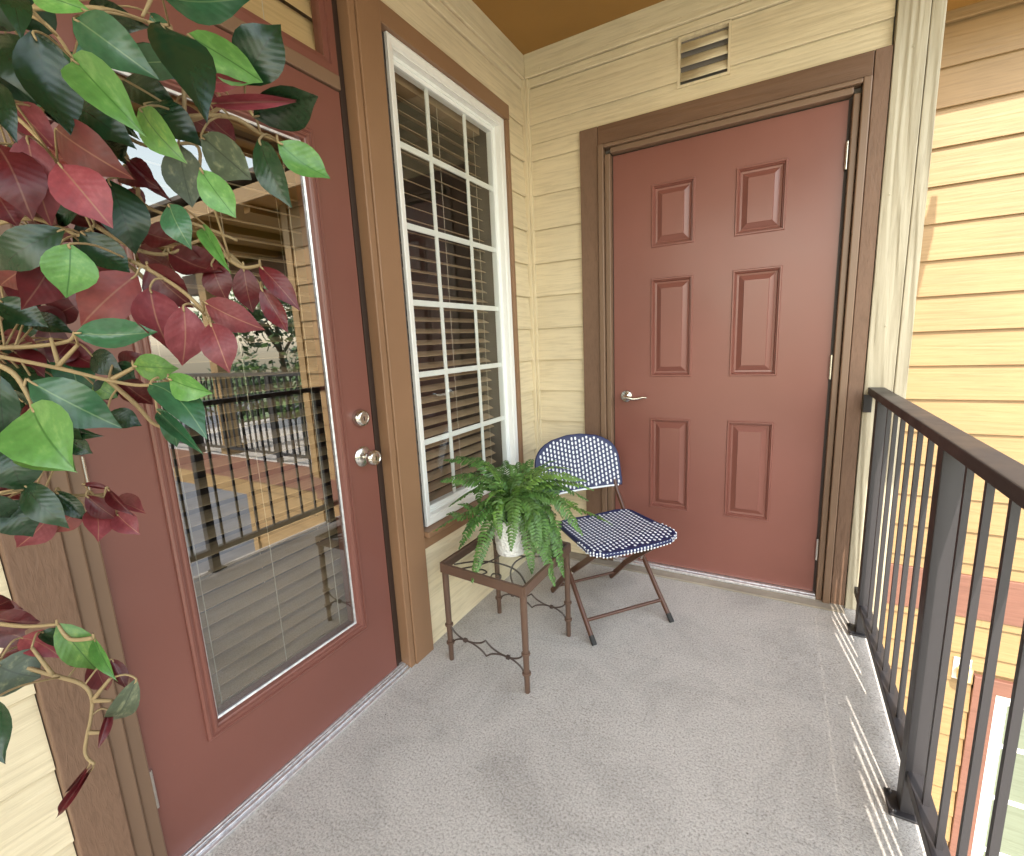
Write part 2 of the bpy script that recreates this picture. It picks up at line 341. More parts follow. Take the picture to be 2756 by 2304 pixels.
GZ = -2.95
o = MB().box((-60, -60, GZ - 0.3), (80, 80, GZ)).build('ground', M['grass']); tag(o, kind='structure')
o = MB().box((9.0, -14, GZ), (40, 1.0, GZ + 0.012)).build('parking_lot', M['asphalt']); tag(o, kind='structure')
o = MB().box((1.9, -14, GZ), (9.0, 3.2, GZ + 0.12)).build('bounce_pavement', M['bounce_pavement']); tag(o, kind='structure')  # unseen slab, made wide and pale to bounce sunlight into the balcony
o = MB().box((1.7, 3.3, GZ), (40, 30, GZ + 0.012)).build('parking_lot', M['asphalt2']); tag(o, kind='structure')

# ------------------------------------------------------------------ siding
LAP = 0.1683
def lap_edges(zlo, zhi, ref=2.458):
    z = ref - math.ceil((ref - zlo) / LAP + 0.001) * LAP; out = []
    while z < zhi - 1e-6:
        a, b = max(z, zlo), min(z + LAP, zhi)
        if b - a > 0.012: out.append((a, b, z))
        z += LAP
    return out
def siding(parent, Mf, a0, a1, zlo, zhi, m, off=0.0, ref=2.458):
    for a, b, z in lap_edges(zlo, zhi, ref):
        sl = lambda z_: 0.0170 - 0.0130 * (z_ - z) / LAP + off
        jit = random.uniform(-0.0008, 0.0008); top = b >= zhi - 1e-4 or zhi - b < 0.02; bt = b if top else b + 0.016
        hb = sl(a) + jit; ht = sl(bt) + jit
        mb = MB()       # a plank leaning out at its foot, hollow behind, so each lap throws its own dark line
        pts = [(hb - 0.007, a), (hb - 0.0012, a), (hb, a + 0.0015), (ht, bt), (ht - 0.0055, bt)]
        vs = [Mf(e, zz, h) for e in (a0, a1) for h, zz in pts]; n = len(pts)
        fs = [(k, (k + 1) % n, n + (k + 1) % n, n + k) for k in range(n)] + [tuple(range(n)), tuple(range(2 * n - 1, n - 1, -1))]
        mb.add(vs, fs); mb.build('siding_board', m, parent)

# left wall
lw = thing('siding_wall', (0, 1.0, 0), 'cream lap-sided wall holding the glazed door and the tall window', 'wall')
mb = MB()
for y0, y1, z0, z1 in ((YB, 0.40, 0, 2.61), (0.40, 1.33, 2.46, 2.61), (1.33, 1.48, 0, 2.61), (1.48, 2.24, 0, 0.50), (1.48, 2.24, 2.26, 2.61), (2.24, Y1, 0, 2.61)):
    mb.box((-0.14, y0, z0), (-0.008, y1, z1))
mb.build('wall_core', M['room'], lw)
siding(lw, ML, YB, 0.338, 0.0, 2.50, M['siding_y'])
siding(lw, ML, 1.432, Y1 - 0.03, 0.0, 0.428, M['siding_y'])
siding(lw, ML, 2.276, Y1 - 0.03, 0.428, 2.318, M['siding_y'])
siding(lw, ML, 1.432, Y1 - 0.03, 2.318, 2.458, M['siding_y'])
MB().box((-0.006, 1.432, 2.462), (0.016, Y1 - 0.005, 2.500)).build('frieze_strip', M['siding_y'], lw, bevel=0.003)
MB().box((-0.006, YB, 2.503), (0.026, Y1 - 0.005, 2.612)).build('frieze_board', M['siding_y'], lw, bevel=0.003)
MB().box((-0.004, Y1 - 0.030, 0.0), (0.030, Y1 - 0.001, 2.5015)).build('corner_trim', M['cream_inner'], lw, bevel=0.003)
# trim boards round door and window
MB().box((-0.005, 0.340, 0.0), (0.030, 0.419, 2.50)).build('trim_board', M['trim_rough'], lw, bevel=0.003)
MB().box((-0.005, 1.325, 0.0), (0.034, 1.429, 2.502)).build('trim_board', M['trim'], lw, bevel=0.003)
MB().box((-0.005, 1.431, 2.253), (0.029, 2.276, 2.318)).build('trim_board', M['trim'], lw, bevel=0.003)
MB().box((-0.005, 2.249, 0.432), (0.028, 2.274, 2.2515)).build('trim_board', M['trim'], lw, bevel=0.003)
MB().box((-0.005, 1.431, 0.430), (0.027, 2.2475, 0.478)).build('trim_board', M['trim'], lw, bevel=0.003)
MB().box((-0.005, 1.433, 0.480), (0.052, 2.2475, 0.5035)).build('window_stool', M['trim'], lw, bevel=0.004)

# end wall
ew = thing('siding_wall', (0.8, Y1, 0), 'cream lap-sided wall around the six-panel door, with a vent near the ceiling', 'wall')
ME = MEy(Y1)
mb = MB()
for x0, x1, z0, z1 in ((0.0, 0.45, 0, 2.61), (0.45, 1.40, 2.09, 2.61), (1.40, 1.62, 0, 2.61)):
    mb.box((x0, Y1 + 0.008, z0), (x1, Y1 + 0.10, z1))
mb.build('wall_core', M['room'], ew)
MB().box((1.55, Y1 + 0.105, -2.9), (1.615, 3.2, 2.61)).build('side_wall', M['siding_y'], ew)
siding(ew, ME, 0.031, 0.310, 0.010, 2.198, M['siding_x'])
VX0, VX1, VZ0, VZ1 = 0.766, 0.962, 2.268, 2.455
siding(ew, ME, 0.031, 1.500, 2.200, VZ0 - 0.006, M['siding_x'])
siding(ew, ME, 0.031, VX0 - 0.006, VZ0 - 0.006, 2.458, M['siding_x'])
siding(ew, ME, VX1 + 0.006, 1.500, VZ0 - 0.006, 2.458, M['siding_x'])
MB().box((0.031, Y1 - 0.016, 2.462), (1.500, Y1 + 0.006, 2.500)).build('frieze_strip', M['siding_x'], ew, bevel=0.003)
MB().box((0.027, Y1 - 0.026, 2.503), (1.555, Y1 + 0.006, 2.612)).build('frieze_board', M['siding_x'], ew, bevel=0.003)
MB().box((0.0305, Y1 - 0.024, 0.0), (0.046, Y1 - 0.0, 2.5015)).build('corner_trim', M['cream_inner'], ew, bevel=0.002)
MB().box((1.5055, Y1 - 0.034, 0.0), (1.598, Y1 + 0.004, 2.502)).build('corner_board', M['cream_z'], ew, bevel=0.003)
MB().box((1.6005, Y1 - 0.030, -0.3), (1.640, Y1 + 0.12, 2.518)).build('corner_board', M['cream_z'], ew, bevel=0.003)
TX0, TX1, TH = 0.3126, 1.503, 2.196
MB().box((TX0, Y1 - 0.030, 0.011), (0.402, Y1 - 0.001, TH)).build('trim_board', M['trim_rough'], ew, bevel=0.003)
MB().box((1.452, Y1 - 0.030, 0.0), (TX1, Y1 - 0.001, TH)).build('trim_board', M['trim_rough'], ew, bevel=0.003)
MB().box((0.404, Y1 - 0.029, 2.113), (1.450, Y1 - 0.001, TH - 0.0005)).build('trim_board', M['trim_x'], ew, bevel=0.003)

rn = random.Random(3)
for k in range(9):
    x_ = 0.12 + 0.165 * k + rn.uniform(-.02, .02)
    MB().lathe([(0.0042, 0.0), (0.0036, 0.0014), (0.0, 0.0016)], (x_, Y1 - 0.0262, 2.525 + rn.uniform(-.004, .006)), 8, 'y').build('nail_head', M['siding_x'], ew)
for k in range(5):
    MB().lathe([(0.0042, 0.0), (0.0036, 0.0014), (0.0, 0.0016)], (1.548 + rn.uniform(-.02, .02), Y1 - 0.0342, 0.25 + 0.48 * k), 8, 'y').build('nail_head', M['cream_z'], ew)

# ------------------------------------------------------------------ six-panel door in the end wall
dE = thing('panel_door', (0.92, Y1, 0), 'red-brown six-panel door with satin lever handle in the end wall', 'door')
DX0, DX1, DZ0, DZ1 = 0.466, 1.386, 0.030, 2.062
pa = [(0.648, 0.840), (1.004, 1.196)]; pb = [(0.338, 0.808), (1.015, 1.482), (1.623, 1.900)]
xs = [DX0, pa[0][0], pa[0][1], pa[1][0], pa[1][1], DX1]; zs = [DZ0, pb[0][0], pb[0][1], pb[1][0], pb[1][1], pb[2][0], pb[2][1], DZ1]
MD = MEy(Y1 + 0.008); mb = MB()
for i in range(5):
    for j in range(7):
        if i in (1, 3) and j in (1, 3, 5): continue
        mb.add([MD(xs[i], zs[j], 0), MD(xs[i + 1], zs[j], 0), MD(xs[i + 1], zs[j + 1], 0), MD(xs[i], zs[j + 1], 0)], [(0, 1, 2, 3)])
mb.rings((DX0, DZ0, DX1, DZ1), [(0, 0), (0, -0.044)], MD)
mb.build('slab', M['door_end'], dE)
for (a0, a1) in pa:
    for (b0, b1) in pb:
        MB().rings((a0, b0, a1, b1), [(0, 0), (0.003, 0.005), (0.008, 0.005), (0.011, -0.002), (0.0135, -0.001), (0.018, -0.011), (0.026, -0.012), (0.046, -0.001), (0.048, 0.002)], MD).build('panel', M['door_end'], dE)
# frame: stepped jamb
MB().box((0.4045, Y1 - 0.040, 0.012), (0.432, Y1 + 0.05, 2.111)).box((0.434, Y1 - 0.026, 0.012), (0.461, Y1 + 0.05, 2.068)).build('jamb', M['jamb'], dE, bevel=0.004)
MB().box((1.422, Y1 - 0.040, 0.002), (1.4495, Y1 + 0.05, 2.111)).box((1.397, Y1 - 0.022, 0.002), (1.420, Y1 + 0.05, 2.068)).build('jamb', M['jamb'], dE, bevel=0.004)
MB().box((0.4325, Y1 - 0.039, 2.094), (1.4215, Y1 + 0.05, 2.110)).box((0.4615, Y1 - 0.025, 2.068), (1.3965, Y1 + 0.05, 2.093)).build('head_jamb', M['jamb'], dE, bevel=0.004)
MB().box((0.45, Y1 + 0.012, 0.012), (0.465, Y1 + 0.06, 2.075)).box((1.3865, Y1 + 0.012, 0.012), (1.3965, Y1 + 0.06, 2.075)).box((0.466, Y1 + 0.012, 2.063), (1.386, Y1 + 0.06, 2.0675)).build('weatherstrip', M['jamb_dark'], dE)
MB().box((0.462, Y1 - 0.030, 0.011), (1.3965, Y1 + 0.03, 0.024)).box((0.462, Y1 - 0.012, 0.0243), (1.3965, Y1 + 0.03, 0.028)).build('threshold', M['alu'], dE, bevel=0.002)
for hz in (1.862, 1.052, 0.242):
    hg = MB().tube([(1.391, Y1 - 0.003, hz - 0.05), (1.391, Y1 - 0.003, hz + 0.05)], 0.0065, 10).box((1.3915, Y1 + 0.002, hz - 0.05), (1.3965, Y1 + 0.007, hz + 0.05)).build('hinge', M['nickel'], dE, smooth=True)
hd = MB().lathe([(0.030, 0.0), (0.031, 0.004), (0.028, 0.010), (0.014, 0.014), (0.0115, 0.016), (0.0115, 0.044), (0.0, 0.046)], (0.530, Y1 + 0.007, 0.916), 24, 'y').build('handle', M['nickel'], dE, smooth=True)
MB().tube([(0.530, Y1 - 0.040, 0.916), (0.550, Y1 - 0.044, 0.914), (0.572, Y1 - 0.042, 0.908), (0.598, Y1 - 0.038, 0.910), (0.622, Y1 - 0.035, 0.917), (0.640, Y1 - 0.034, 0.914)], [0.0115, 0.0095, 0.008, 0.007, 0.0065, 0.005], 10).build('lever', M['nickel'], hd, smooth=True)

# ------------------------------------------------------------------ wall vent
vt = thing('wall_vent', (0.864, Y1, 2.27), 'cream louvred vent high above the six-panel door', 'vent')
mb = MB(); mb.rings((VX0 - 0.006, VZ0 - 0.006, VX1 + 0.006, VZ1 + 0.003), [(0, 0.0), (0, 0.016), (0.010, 0.016), (0.010, -0.05)], ME, fill=False); mb.build('frame', M['cream_inner'], vt)
MB().box((VX0, Y1 + 0.03, VZ0), (VX1, Y1 + 0.035, VZ1)).build('backing', M['jamb_dark'], vt)
for k in range(3):
    zc_ = VZ0 + 0.012 + (k + 0.5) * 0.0555
    mb = MB(); vs = []
    for e in (VX0 + 0.005, VX1 - 0.005):
        for t in range(6):
            s = t / 5; vs.append((e, Y1 + 0.012 - 0.022 * s - 0.004 * math.sin(math.pi * s), zc_ + 0.022 - 0.044 * s))
    mb.add(vs, [(t, t + 1, t + 7, t + 6) for t in range(5)]); ob = mb.build('louvre', M['siding_x'], vt, smooth='all')
    md = ob.modifiers.new('s', 'SOLIDIFY'); md.thickness = 0.003

# ------------------------------------------------------------------ glazed door in the left wall
dL = thing('glazed_door', (0, 0.87, 0), 'red-brown door with one tall glass light, round knob and deadbolt', 'door')
LY0, LY1, LZ0, LZ1 = 0.482, 1.262, 0.020, 1.990
GY0, GY1, GZ0, GZ1 = 0.607, 1.140, 0.258, 1.842
MLd = lambda a, b, h: (h - 0.010, a, b)
ys = [LY0, GY0 + 0.01, GY1 - 0.01, LY1]; zs = [LZ0, GZ0 + 0.01, GZ1 - 0.01, LZ1]; mb = MB()
for i in range(3):
    for j in range(3):
        if i == 1 and j == 1: continue
        for h in (0, -0.044):
            mb.add([MLd(ys[i], zs[j], h), MLd(ys[i + 1], zs[j], h), MLd(ys[i + 1], zs[j + 1], h), MLd(ys[i], zs[j + 1], h)], [(0, 1, 2, 3)])
mb.rings((LY0, LZ0, LY1, LZ1), [(0, 0), (0, -0.044)], MLd, fill=False)
mb.build('slab', M['door'], dL)
prof = [(0, 0.0), (0.0, 0.007), (0.004, 0.011), (0.008, 0.011), (0.010, 0.007), (0.014, 0.007), (0.018, 0.012), (0.023, 0.012), (0.026, 0.006), (0.030, 0.004), (0.033, -0.006), (0.033, -0.05)]
gf = MB().rings((GY0, GZ0, GY1, GZ1), prof, MLd, fill=False).build('glass_moulding', M['door'], dL)
MB().rings((GY0 + 0.033, GZ0 + 0.033, GY1 - 0.033, GZ1 - 0.033), [(0, -0.008), (0.005, -0.010), (0.005, -0.013)], MLd, fill=False).build('glazing_bead', M['alu'], gf)
MB().rings((GY0 + 0.034, GZ0 + 0.034, GY1 - 0.034, GZ1 - 0.034), [(0, -0.014)], MLd).build('pane', M['pane'], dL)
MB().box((-0.06, 0.4205, 0.0), (0.020, 0.450, 2.46)).box((-0.06, 0.4525, 0.0), (0.006, 0.4795, 1.993)).build('jamb', M['jamb'], dL, bevel=0.004)
MB().box((-0.06, 1.2955, 0.0), (0.028, 1.3235, 2.46)).build('jamb', M['trim'], dL, bevel=0.003)
MB().box((-0.06, 1.2665, 0.0), (-0.016, 1.2945, 2.46)).box((-0.0155, 1.2645, 0.02), (-0.009, 1.2725, 1.99)).build('weatherstrip', M['jamb_dark'], dL)
MB().box((-0.06, 0.4815, 1.9935), (-0.002, 1.2645, 2.034)).build('transom_bar', M['jamb'], dL, bevel=0.003)
MB().rings((0.482, 2.035, 1.2645, 2.46), [(0, -0.0), (0, 0.004), (0.022, 0.004), (0.024, -0.004), (0.040, -0.006), (0.040, -0.04)], MLd, fill=False).build('transom_frame', M['door'], dL)
MB().rings((0.522, 2.075, 1.2245, 2.42), [(0, -0.02)], MLd).build('transom_pane', M['pane_win'], dL)
for y in (0.482,):
    for hz in (0.242, 0.98, 1.78):
        MB().tube([(-0.004, y - 0.001, hz - 0.05), (-0.004, y - 0.001, hz + 0.05)], 0.006, 10).build('hinge', M['nickel'], dL, smooth=True)
th = MB()
for a, b, z in ((-0.05, -0.004, 0.019), (-0.0035, 0.004, 0.017), (0.0045, 0.010, 0.013), (0.0105, 0.017, 0.015), (0.0175, 0.030, 0.009)): th.box((a, 0.4535, 0.0005), (b, 1.2945, z))
th.build('threshold', M['alu'], dL, bevel=0.0015)
db = MB().lathe([(0.030, 0.0), (0.031, 0.005), (0.026, 0.022), (0.021, 0.026), (0.019, 0.0265), (0.0185, 0.0245), (0.0, 0.0245)], (-0.0095, 1.205, 0.99), 28, 'x').build('deadbolt', M['nickel'], dL, smooth=True)
MB().box((0.0152, 1.2035, 0.982), (0.0165, 1.2065, 0.997)).build('keyhole', M['jamb_dark'], db)
kn = MB().lathe([(0.034, 0.0), (0.035, 0.004), (0.030, 0.009), (0.018, 0.012), (0.012, 0.014), (0.012, 0.030), (0.017, 0.034), (0.025, 0.040), (0.027, 0.050), (0.025, 0.060), (0.020, 0.064), (0.018, 0.062), (0.0, 0.063)], (-0.0095, 1.203, 0.858), 28, 'x').build('knob', M['nickel'], dL, smooth=True)
MB().box((0.0535, 1.2015, 0.851), (0.0545, 1.2045, 0.865)).build('keyhole', M['jamb_dark'], kn)

# blinds -------------------------------------------------------------
def blind(label, y0, y1, z0, z1, xc, tilt, step, cords, sw=0.050, sm='slat'):
    t = thing('blind', (xc, (y0 + y1) / 2, z0), label, 'blind')
    me = MB(); n = 5; vs = []
    for e in (y0, y1):
        for k in range(n):
            s = k / (n - 1) - 0.5; vs.append((s * sw * math.cos(tilt), e, s * sw * math.sin(tilt) + 0.0022 * math.cos(math.pi * s)))
    for e in (y0, y1):
        for k in range(n):
            s = k / (n - 1) - 0.5; vs.append((s * sw * math.cos(tilt), e, s * sw * math.sin(tilt) - 0.0022 + 0.0022 * math.cos(math.pi * s)))
    fs = [(k, k + 1, n + k + 1, n + k) for k in range(n - 1)] + [(2 * n + k, 2 * n + k + 1, 3 * n + k + 1, 3 * n + k) for k in range(n - 1)] + [(0, n, 3 * n, 2 * n), (n - 1, 2 * n - 1, 4 * n - 1, 3 * n - 1)]
    me.add(vs, fs); msh = me.mesh('slat', M[sm])
    z = z0 + 0.03
    while z < z1 - 0.06:
        ob = bpy.data.objects.new('slat', msh); COL.objects.link(ob); ob.parent = t; ob.matrix_parent_inverse = t.matrix_basis.inverted(); ob.location = (xc, 0, z + random.uniform(-0.001, 0.001)); ob.rotation_euler.y = random.uniform(-0.02, 0.02); z += step
    MB().box((xc - 0.028, y0, z1 - 0.05), (xc + 0.028, y1, z1 - 0.005)).build('headrail', M['slat'], t)
    MB().box((xc - 0.025, y0, z0), (xc + 0.025, y1, z0 + 0.015)).build('bottom_rail', M['slat'], t)
    for cy in cords:
        MB().tube([(xc + 0.027, cy, z0 + 0.01), (xc + 0.027, cy, z1 - 0.02)], 0.0012, 5).tube([(xc - 0.027, cy, z0 + 0.01), (xc - 0.027, cy, z1 - 0.02)], 0.0012, 5).build('ladder_cord', M['cord'], t)
    return t
blind('brown slatted blind behind the glass of the glazed door', 0.600, 1.150, 0.27, 1.86, -0.095, rad(-18), 0.0455, (0.68, 0.875, 1.08))
blind('brown slatted blind behind the white-framed window', 1.505, 2.160, 0.53, 2.225, -0.10, rad(-23), 0.0480, (1.56, 1.84, 2.11))
blind('tan closed blind filling the transom above the glazed door', 0.50, 1.25, 2.03, 2.47, -0.062, rad(-76), 0.085, (0.72, 1.05), sw=0.09, sm='slat_tan')

# ------------------------------------------------------------------ window
wi = thing('window', (0, 1.86, 0.506), 'tall white-framed window with a grid of eighteen panes', 'window')
WY0, WY1, WZ0, WZ1 = 1.4745, 2.2475, 0.506, 2.252
MB().rings((WY0, WZ0, WY1, WZ1), [(0, 0.0), (0, 0.012), (0.006, 0.014), (0.012, 0.012), (0.026, 0.010), (0.030, 0.004), (0.034, 0.004), (0.036, -0.020)], ML, fill=False).build('frame', M['white'], wi)
MB().rings((WY0 + 0.036, WZ0 + 0.036, WY1 - 0.036, WZ1 - 0.036), [(0, -0.018), (0.010, -0.018), (0.012, -0.022), (0.026, -0.022), (0.028, -0.05)], ML, fill=False).build('sash', M['mint'], wi)
MB().rings((WY0 + 0.06, WZ0 + 0.06, WY1 - 0.06, WZ1 - 0.06), [(0, -0.028)], ML).build('pane', M['pane_win'], wi)
for zb in (1.940, 1.661, 1.382, 1.105, 0.8305):
    MB().box((-0.0385, WY0 + 0.055, zb - 0.0115), (-0.031, WY1 - 0.055, zb + 0.0115)).build('muntin', M['mint'], wi, bevel=0.002)
for yb in (1.728, 1.981):
    MB().box((-0.0380, yb - 0.0105, WZ0 + 0.055), (-0.0315, yb + 0.0105, WZ1 - 0.055)).build('muntin', M['mint'], wi, bevel=0.002)
# room behind
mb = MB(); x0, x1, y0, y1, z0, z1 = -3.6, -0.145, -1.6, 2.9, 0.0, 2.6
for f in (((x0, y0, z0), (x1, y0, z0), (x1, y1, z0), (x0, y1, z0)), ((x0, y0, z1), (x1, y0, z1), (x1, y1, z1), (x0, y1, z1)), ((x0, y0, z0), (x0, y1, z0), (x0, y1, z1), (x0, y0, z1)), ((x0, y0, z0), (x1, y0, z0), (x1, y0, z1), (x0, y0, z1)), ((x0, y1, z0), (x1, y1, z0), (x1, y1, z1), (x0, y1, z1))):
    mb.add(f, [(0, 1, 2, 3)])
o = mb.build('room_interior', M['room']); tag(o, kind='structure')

# ------------------------------------------------------------------ railing
RX = 1.545
ra = thing('balcony_railing', (RX, 1.2, 0), 'black metal picket railing along the balcony edge beside the camera', 'railing')
MB().box((RX - 0.027, YB, 0.944), (RX + 0.027, 2.444, 0.972)).build('top_rail', M['black'], ra, bevel=0.003)
MB().box((RX - 0.018, YB, 0.098), (RX + 0.018, 2.41, 0.128)).build('bottom_rail', M['black'], ra, bevel=0.002)
posts = [2.270, 1.452, 0.62, -0.20, -1.02, -1.80]
for y in posts:
    p_ = MB().box((RX - 0.0225, y - 0.0225, 0.007), (RX + 0.0225, y + 0.0225, 0.9435)).build('post', M['black'], ra, bevel=0.002)
    b_ = MB().box((RX - 0.046, y - 0.040, 0.0005), (RX + 0.012, y + 0.040, 0.0075)).build('base_plate', M['black'], p_, bevel=0.0015)
    for sx, sy in ((-0.036, -0.03), (-0.036, 0.03)):
        MB().lathe([(0.006, 0), (0.006, 0.005), (0.003, 0.007)], (RX + sx, y + sy, 0.0075), 6).build('bolt', M['black'], p_)
pm = MB().box((-0.0058, -0.0058, 0.126), (0.0058, 0.0058, 0.945)).mesh('picket', M['black'])
yy = [2.376] + [2.157 - 0.106 * k for k in range(7)] + [1.344, 1.238, 1.132, 1.026, 0.92, 0.814, 0.72] + [0.62 - 0.103 * k for k in range(1, 24) if min(abs(0.62 - 0.103 * k - q) for q in posts) > 0.05]
for y in yy:
    o = bpy.data.objects.new('picket', pm); COL.objects.link(o); o.parent = ra; o.matrix_parent_inverse = ra.matrix_basis.inverted(); o.location = (RX, y, 0)
MB().box((RX - 0.040, 2.428, 0.872), (RX - 0.012, 2.4435, 0.943)).build('wall_bracket', M['black'], ra, bevel=0.002)

# ------------------------------------------------------------------ side table
tb = thing('side_table', (0.314, 1.57, 0), 'small bronze metal side table with glass top under the fern', 'table')
tc = [Vector((0.138, 1.41, 0)), Vector((0.487, 1.384, 0)), Vector((0.493, 1.745, 0)), Vector((0.143, 1.768, 0))]
TZ = 0.410; cen = sum(tc, Vector()) / 4
def tin(k, d): return tc[k] + (cen - tc[k]).normalized() * d
for k in range(4):
    a, b = tin(k, -0.014), tin((k + 1) % 4, -0.014)
    MB().bar(a + Vector((0, 0, TZ - 0.018)), b + Vector((0, 0, TZ - 0.018)), 0.012, 0.036).build('apron', M['rust'], tb, bevel=0.001)
    p = tc[k]; lv = MB()
    lv.tube([p + Vector((0, 0, z)) for z in (0.0, 0.003, 0.20, TZ - 0.034)], [0.0085, 0.0095, 0.0115, 0.0125], 14)
    lg = lv.build('leg', M['rust'], tb, smooth=True)
    for z in (0.076, 0.152):
        MB().lathe([(0.010, -0.006), (0.0155, -0.004), (0.0165, 0), (0.0155, 0.004), (0.010, 0.006)], p + Vector((0, 0, z)), 14).build('collar', M['rust'], lg, smooth=True)
mb = MB(); mb.add([tin(k, 0.004) + Vector((0, 0, TZ - 0.0045)) for k in range(4)], [(0, 1, 2, 3)]); mb.build('glass_top', M['table_glass'], tb)
def smooth_pts(P, n=6):
    P = [Vector(p) for p in P]; out = []
    for i in range(len(P) - 1):
        p0, p1, p2, p3 = P[max(i - 1, 0)], P[i], P[i + 1], P[min(i + 2, len(P) - 1)]
        for k in range(n):
            t = k / n; out.append(0.5 * ((2 * p1) + (p2 - p0) * t + (2 * p0 - 5 * p1 + 4 * p2 - p3) * t * t + (3 * p1 - p0 - 3 * p2 + p3) * t ** 3))
    out.append(P[-1]); return out
for a, b in ((tc[0], tc[1]), (tc[3], tc[2])):
    st = MB()
    q = lambda t, z: a.lerp(b, t) + Vector((0, 0, z))
    up = [q(0.03, 0.150), q(0.09, 0.128), q(0.17, 0.112), q(0.24, 0.105)]
    for s in (1, -1):
        zz = lambda z: 0.110 + s * (z - 0.110)
        L1 = smooth_pts([q(0.02, zz(0.150)), q(0.07, zz(0.128)), q(0.15, zz(0.114)), q(0.22, 0.110), q(0.32, zz(0.108)), q(0.43, zz(0.096)), q(0.50, zz(0.078))], 4)
        L2 = smooth_pts([q(0.50, zz(0.078)), q(0.57, zz(0.096)), q(0.68, zz(0.108)), q(0.78, 0.110), q(0.85, zz(0.114)), q(0.93, zz(0.128)), q(0.98, zz(0.150))], 4)
        st.tube(L1, 0.0032, 6).tube(L2, 0.0032, 6)
    so = st.build('stretcher', M['iron'], tb, smooth=True)
    for t in (0.22, 0.78):
        e = (b - a).normalized(); MB().tube([q(t, 0.110) - e * 0.005, q(t, 0.110) + e * 0.005], 0.0085, 10).build('tie_ring', M['iron'], so, smooth=True)
sc = MB(); zt = TZ - 0.026
def tp(u, v): return tc[0] + (tc[1] - tc[0]) * u + (tc[3] - tc[0]) * v + Vector((0, 0, zt))
for k in range(2):
    fl = (lambda v: v) if k == 0 else (lambda v: 1 - v)
    sc.tube(smooth_pts([tp(0.03, fl(0.12)), tp(0.2, fl(0.28)), tp(0.38, fl(0.36)), tp(0.62, fl(0.36)), tp(0.8, fl(0.28)), tp(0.97, fl(0.12))], 5), 0.0034, 6)
    sc.tube(smooth_pts([tp(0.40, fl(0.04)), tp(0.34, fl(0.10)), tp(0.38, fl(0.17)), tp(0.46, fl(0.15)), tp(0.44, fl(0.08))], 5), 0.003, 6)
    sc.tube(smooth_pts([tp(0.60, fl(0.04)), tp(0.66, fl(0.10)), tp(0.62, fl(0.17)), tp(0.54, fl(0.15)), tp(0.56, fl(0.08))], 5), 0.003, 6)
for k in range(2):
    fu = (lambda u: u) if k == 0 else (lambda u: 1 - u)
    sc.tube(smooth_pts([tp(fu(0.12), 0.03), tp(fu(0.30), 0.25), tp(fu(0.38), 0.5), tp(fu(0.30), 0.75), tp(fu(0.12), 0.97)], 6), 0.0034, 6)
sc.build('scrollwork', M['iron'], tb, smooth=True)

# ------------------------------------------------------------------ potted fern
fn = thing('potted_fern', (0.322, 1.585, TZ - 0.003), 'green fern with arching fronds in a white textured pot on the side table', 'potted plant')
PC = Vector((0.322, 1.600, TZ - 0.0038))
MB().lathe([(0.046, 0.0), (0.055, 0.002), (0.058, 0.012), (0.063, 0.06), (0.066, 0.135), (0.066, 0.145), (0.060, 0.145), (0.058, 0.125), (0.0, 0.125)], PC, 40).build('pot', M['pot'], fn, smooth=True)
MB().lathe([(0.057, 0.118), (0.057, 0.132), (0.03, 0.140), (0.0, 0.142)], PC, 24).build('moss', M['soil'], fn, smooth=True)
crown = PC + Vector((0, 0, 0.150))
cdep = (RM.transposed() @ (crown - CAM)).y
def frond(pts, mat_, wmax, seed):
    rnd = random.Random(seed)
    P = smooth_pts(pts, 7); n = len(P); L = [0]
    for i in range(1, n): L.append(L[-1] + (P[i] - P[i - 1]).length)
    tot = L[-1]
    def at(s):
        s = max(0, min(tot, s)); i = 1
        while i < n - 1 and L[i] < s: i += 1
        t = (s - L[i - 1]) / max(1e-9, L[i] - L[i - 1]); return P[i - 1].lerp(P[i], t), (P[i] - P[i - 1]).normalized()
    mb = MB(); mb.tube([at(tot * k / 10)[0] for k in range(11)], [0.0022 - 0.00017 * k for k in range(11)], 5)
    twist = rnd.uniform(-0.5, 0.5)
    s = tot * 0.16; step = 0.0150
    while s < tot * 0.995:
        f = s / tot; c_, t = at(s)
        up = Vector((0, 0, 1)); side = t.cross(up)
        if side.length < 0.15: side = t.cross((CAM - c_).normalized())
        side.normalize(); nor = side.cross(t).normalized()
        ang = twist; side2 = side * math.cos(ang) + nor * math.sin(ang); nor2 = nor * math.cos(ang) - side * math.sin(ang)
        wl = 1.40 * wmax * (min(1, (f - 0.10) / 0.22) if f < 0.32 else (1 - ((f - 0.32) / 0.68) ** 2.8 * 0.90)) * rnd.uniform(0.9, 1.08)
        for sg in (-1, 1):
            d = (side2 * sg * 0.93 + t * 0.30 - nor2 * rnd.uniform(-0.05, 0.40)).normalized(); hw = step * 0.40
            b0 = c_; m1 = c_ + d * wl * 0.42 + nor2 * 0.0018; m2 = c_ + d * wl * 0.78; tip = c_ + d * wl + t * wl * 0.10 - nor2 * wl * 0.12
            mb.add([b0 - t * hw * 0.5, b0 + t * hw * 0.5, m1 + t * hw * 1.05, m1 - t * hw * 0.8 , m2 + t * hw * 1.1, m2 - t * hw * 0.75, tip, m1 - nor2 * 0.0013 + t * hw * 0.1],
                   [(0, 1, 7), (1, 2, 7), (0, 7, 3), (7, 2, 4), (7, 4, 5), (7, 5, 3), (5, 4, 6)])
        s += step * (0.72 + 0.28 * (1 - f))
    return mb
cf = lambda x, y: (1150 + x * 500 / 2090, 1180 + y * 500 / 2090)
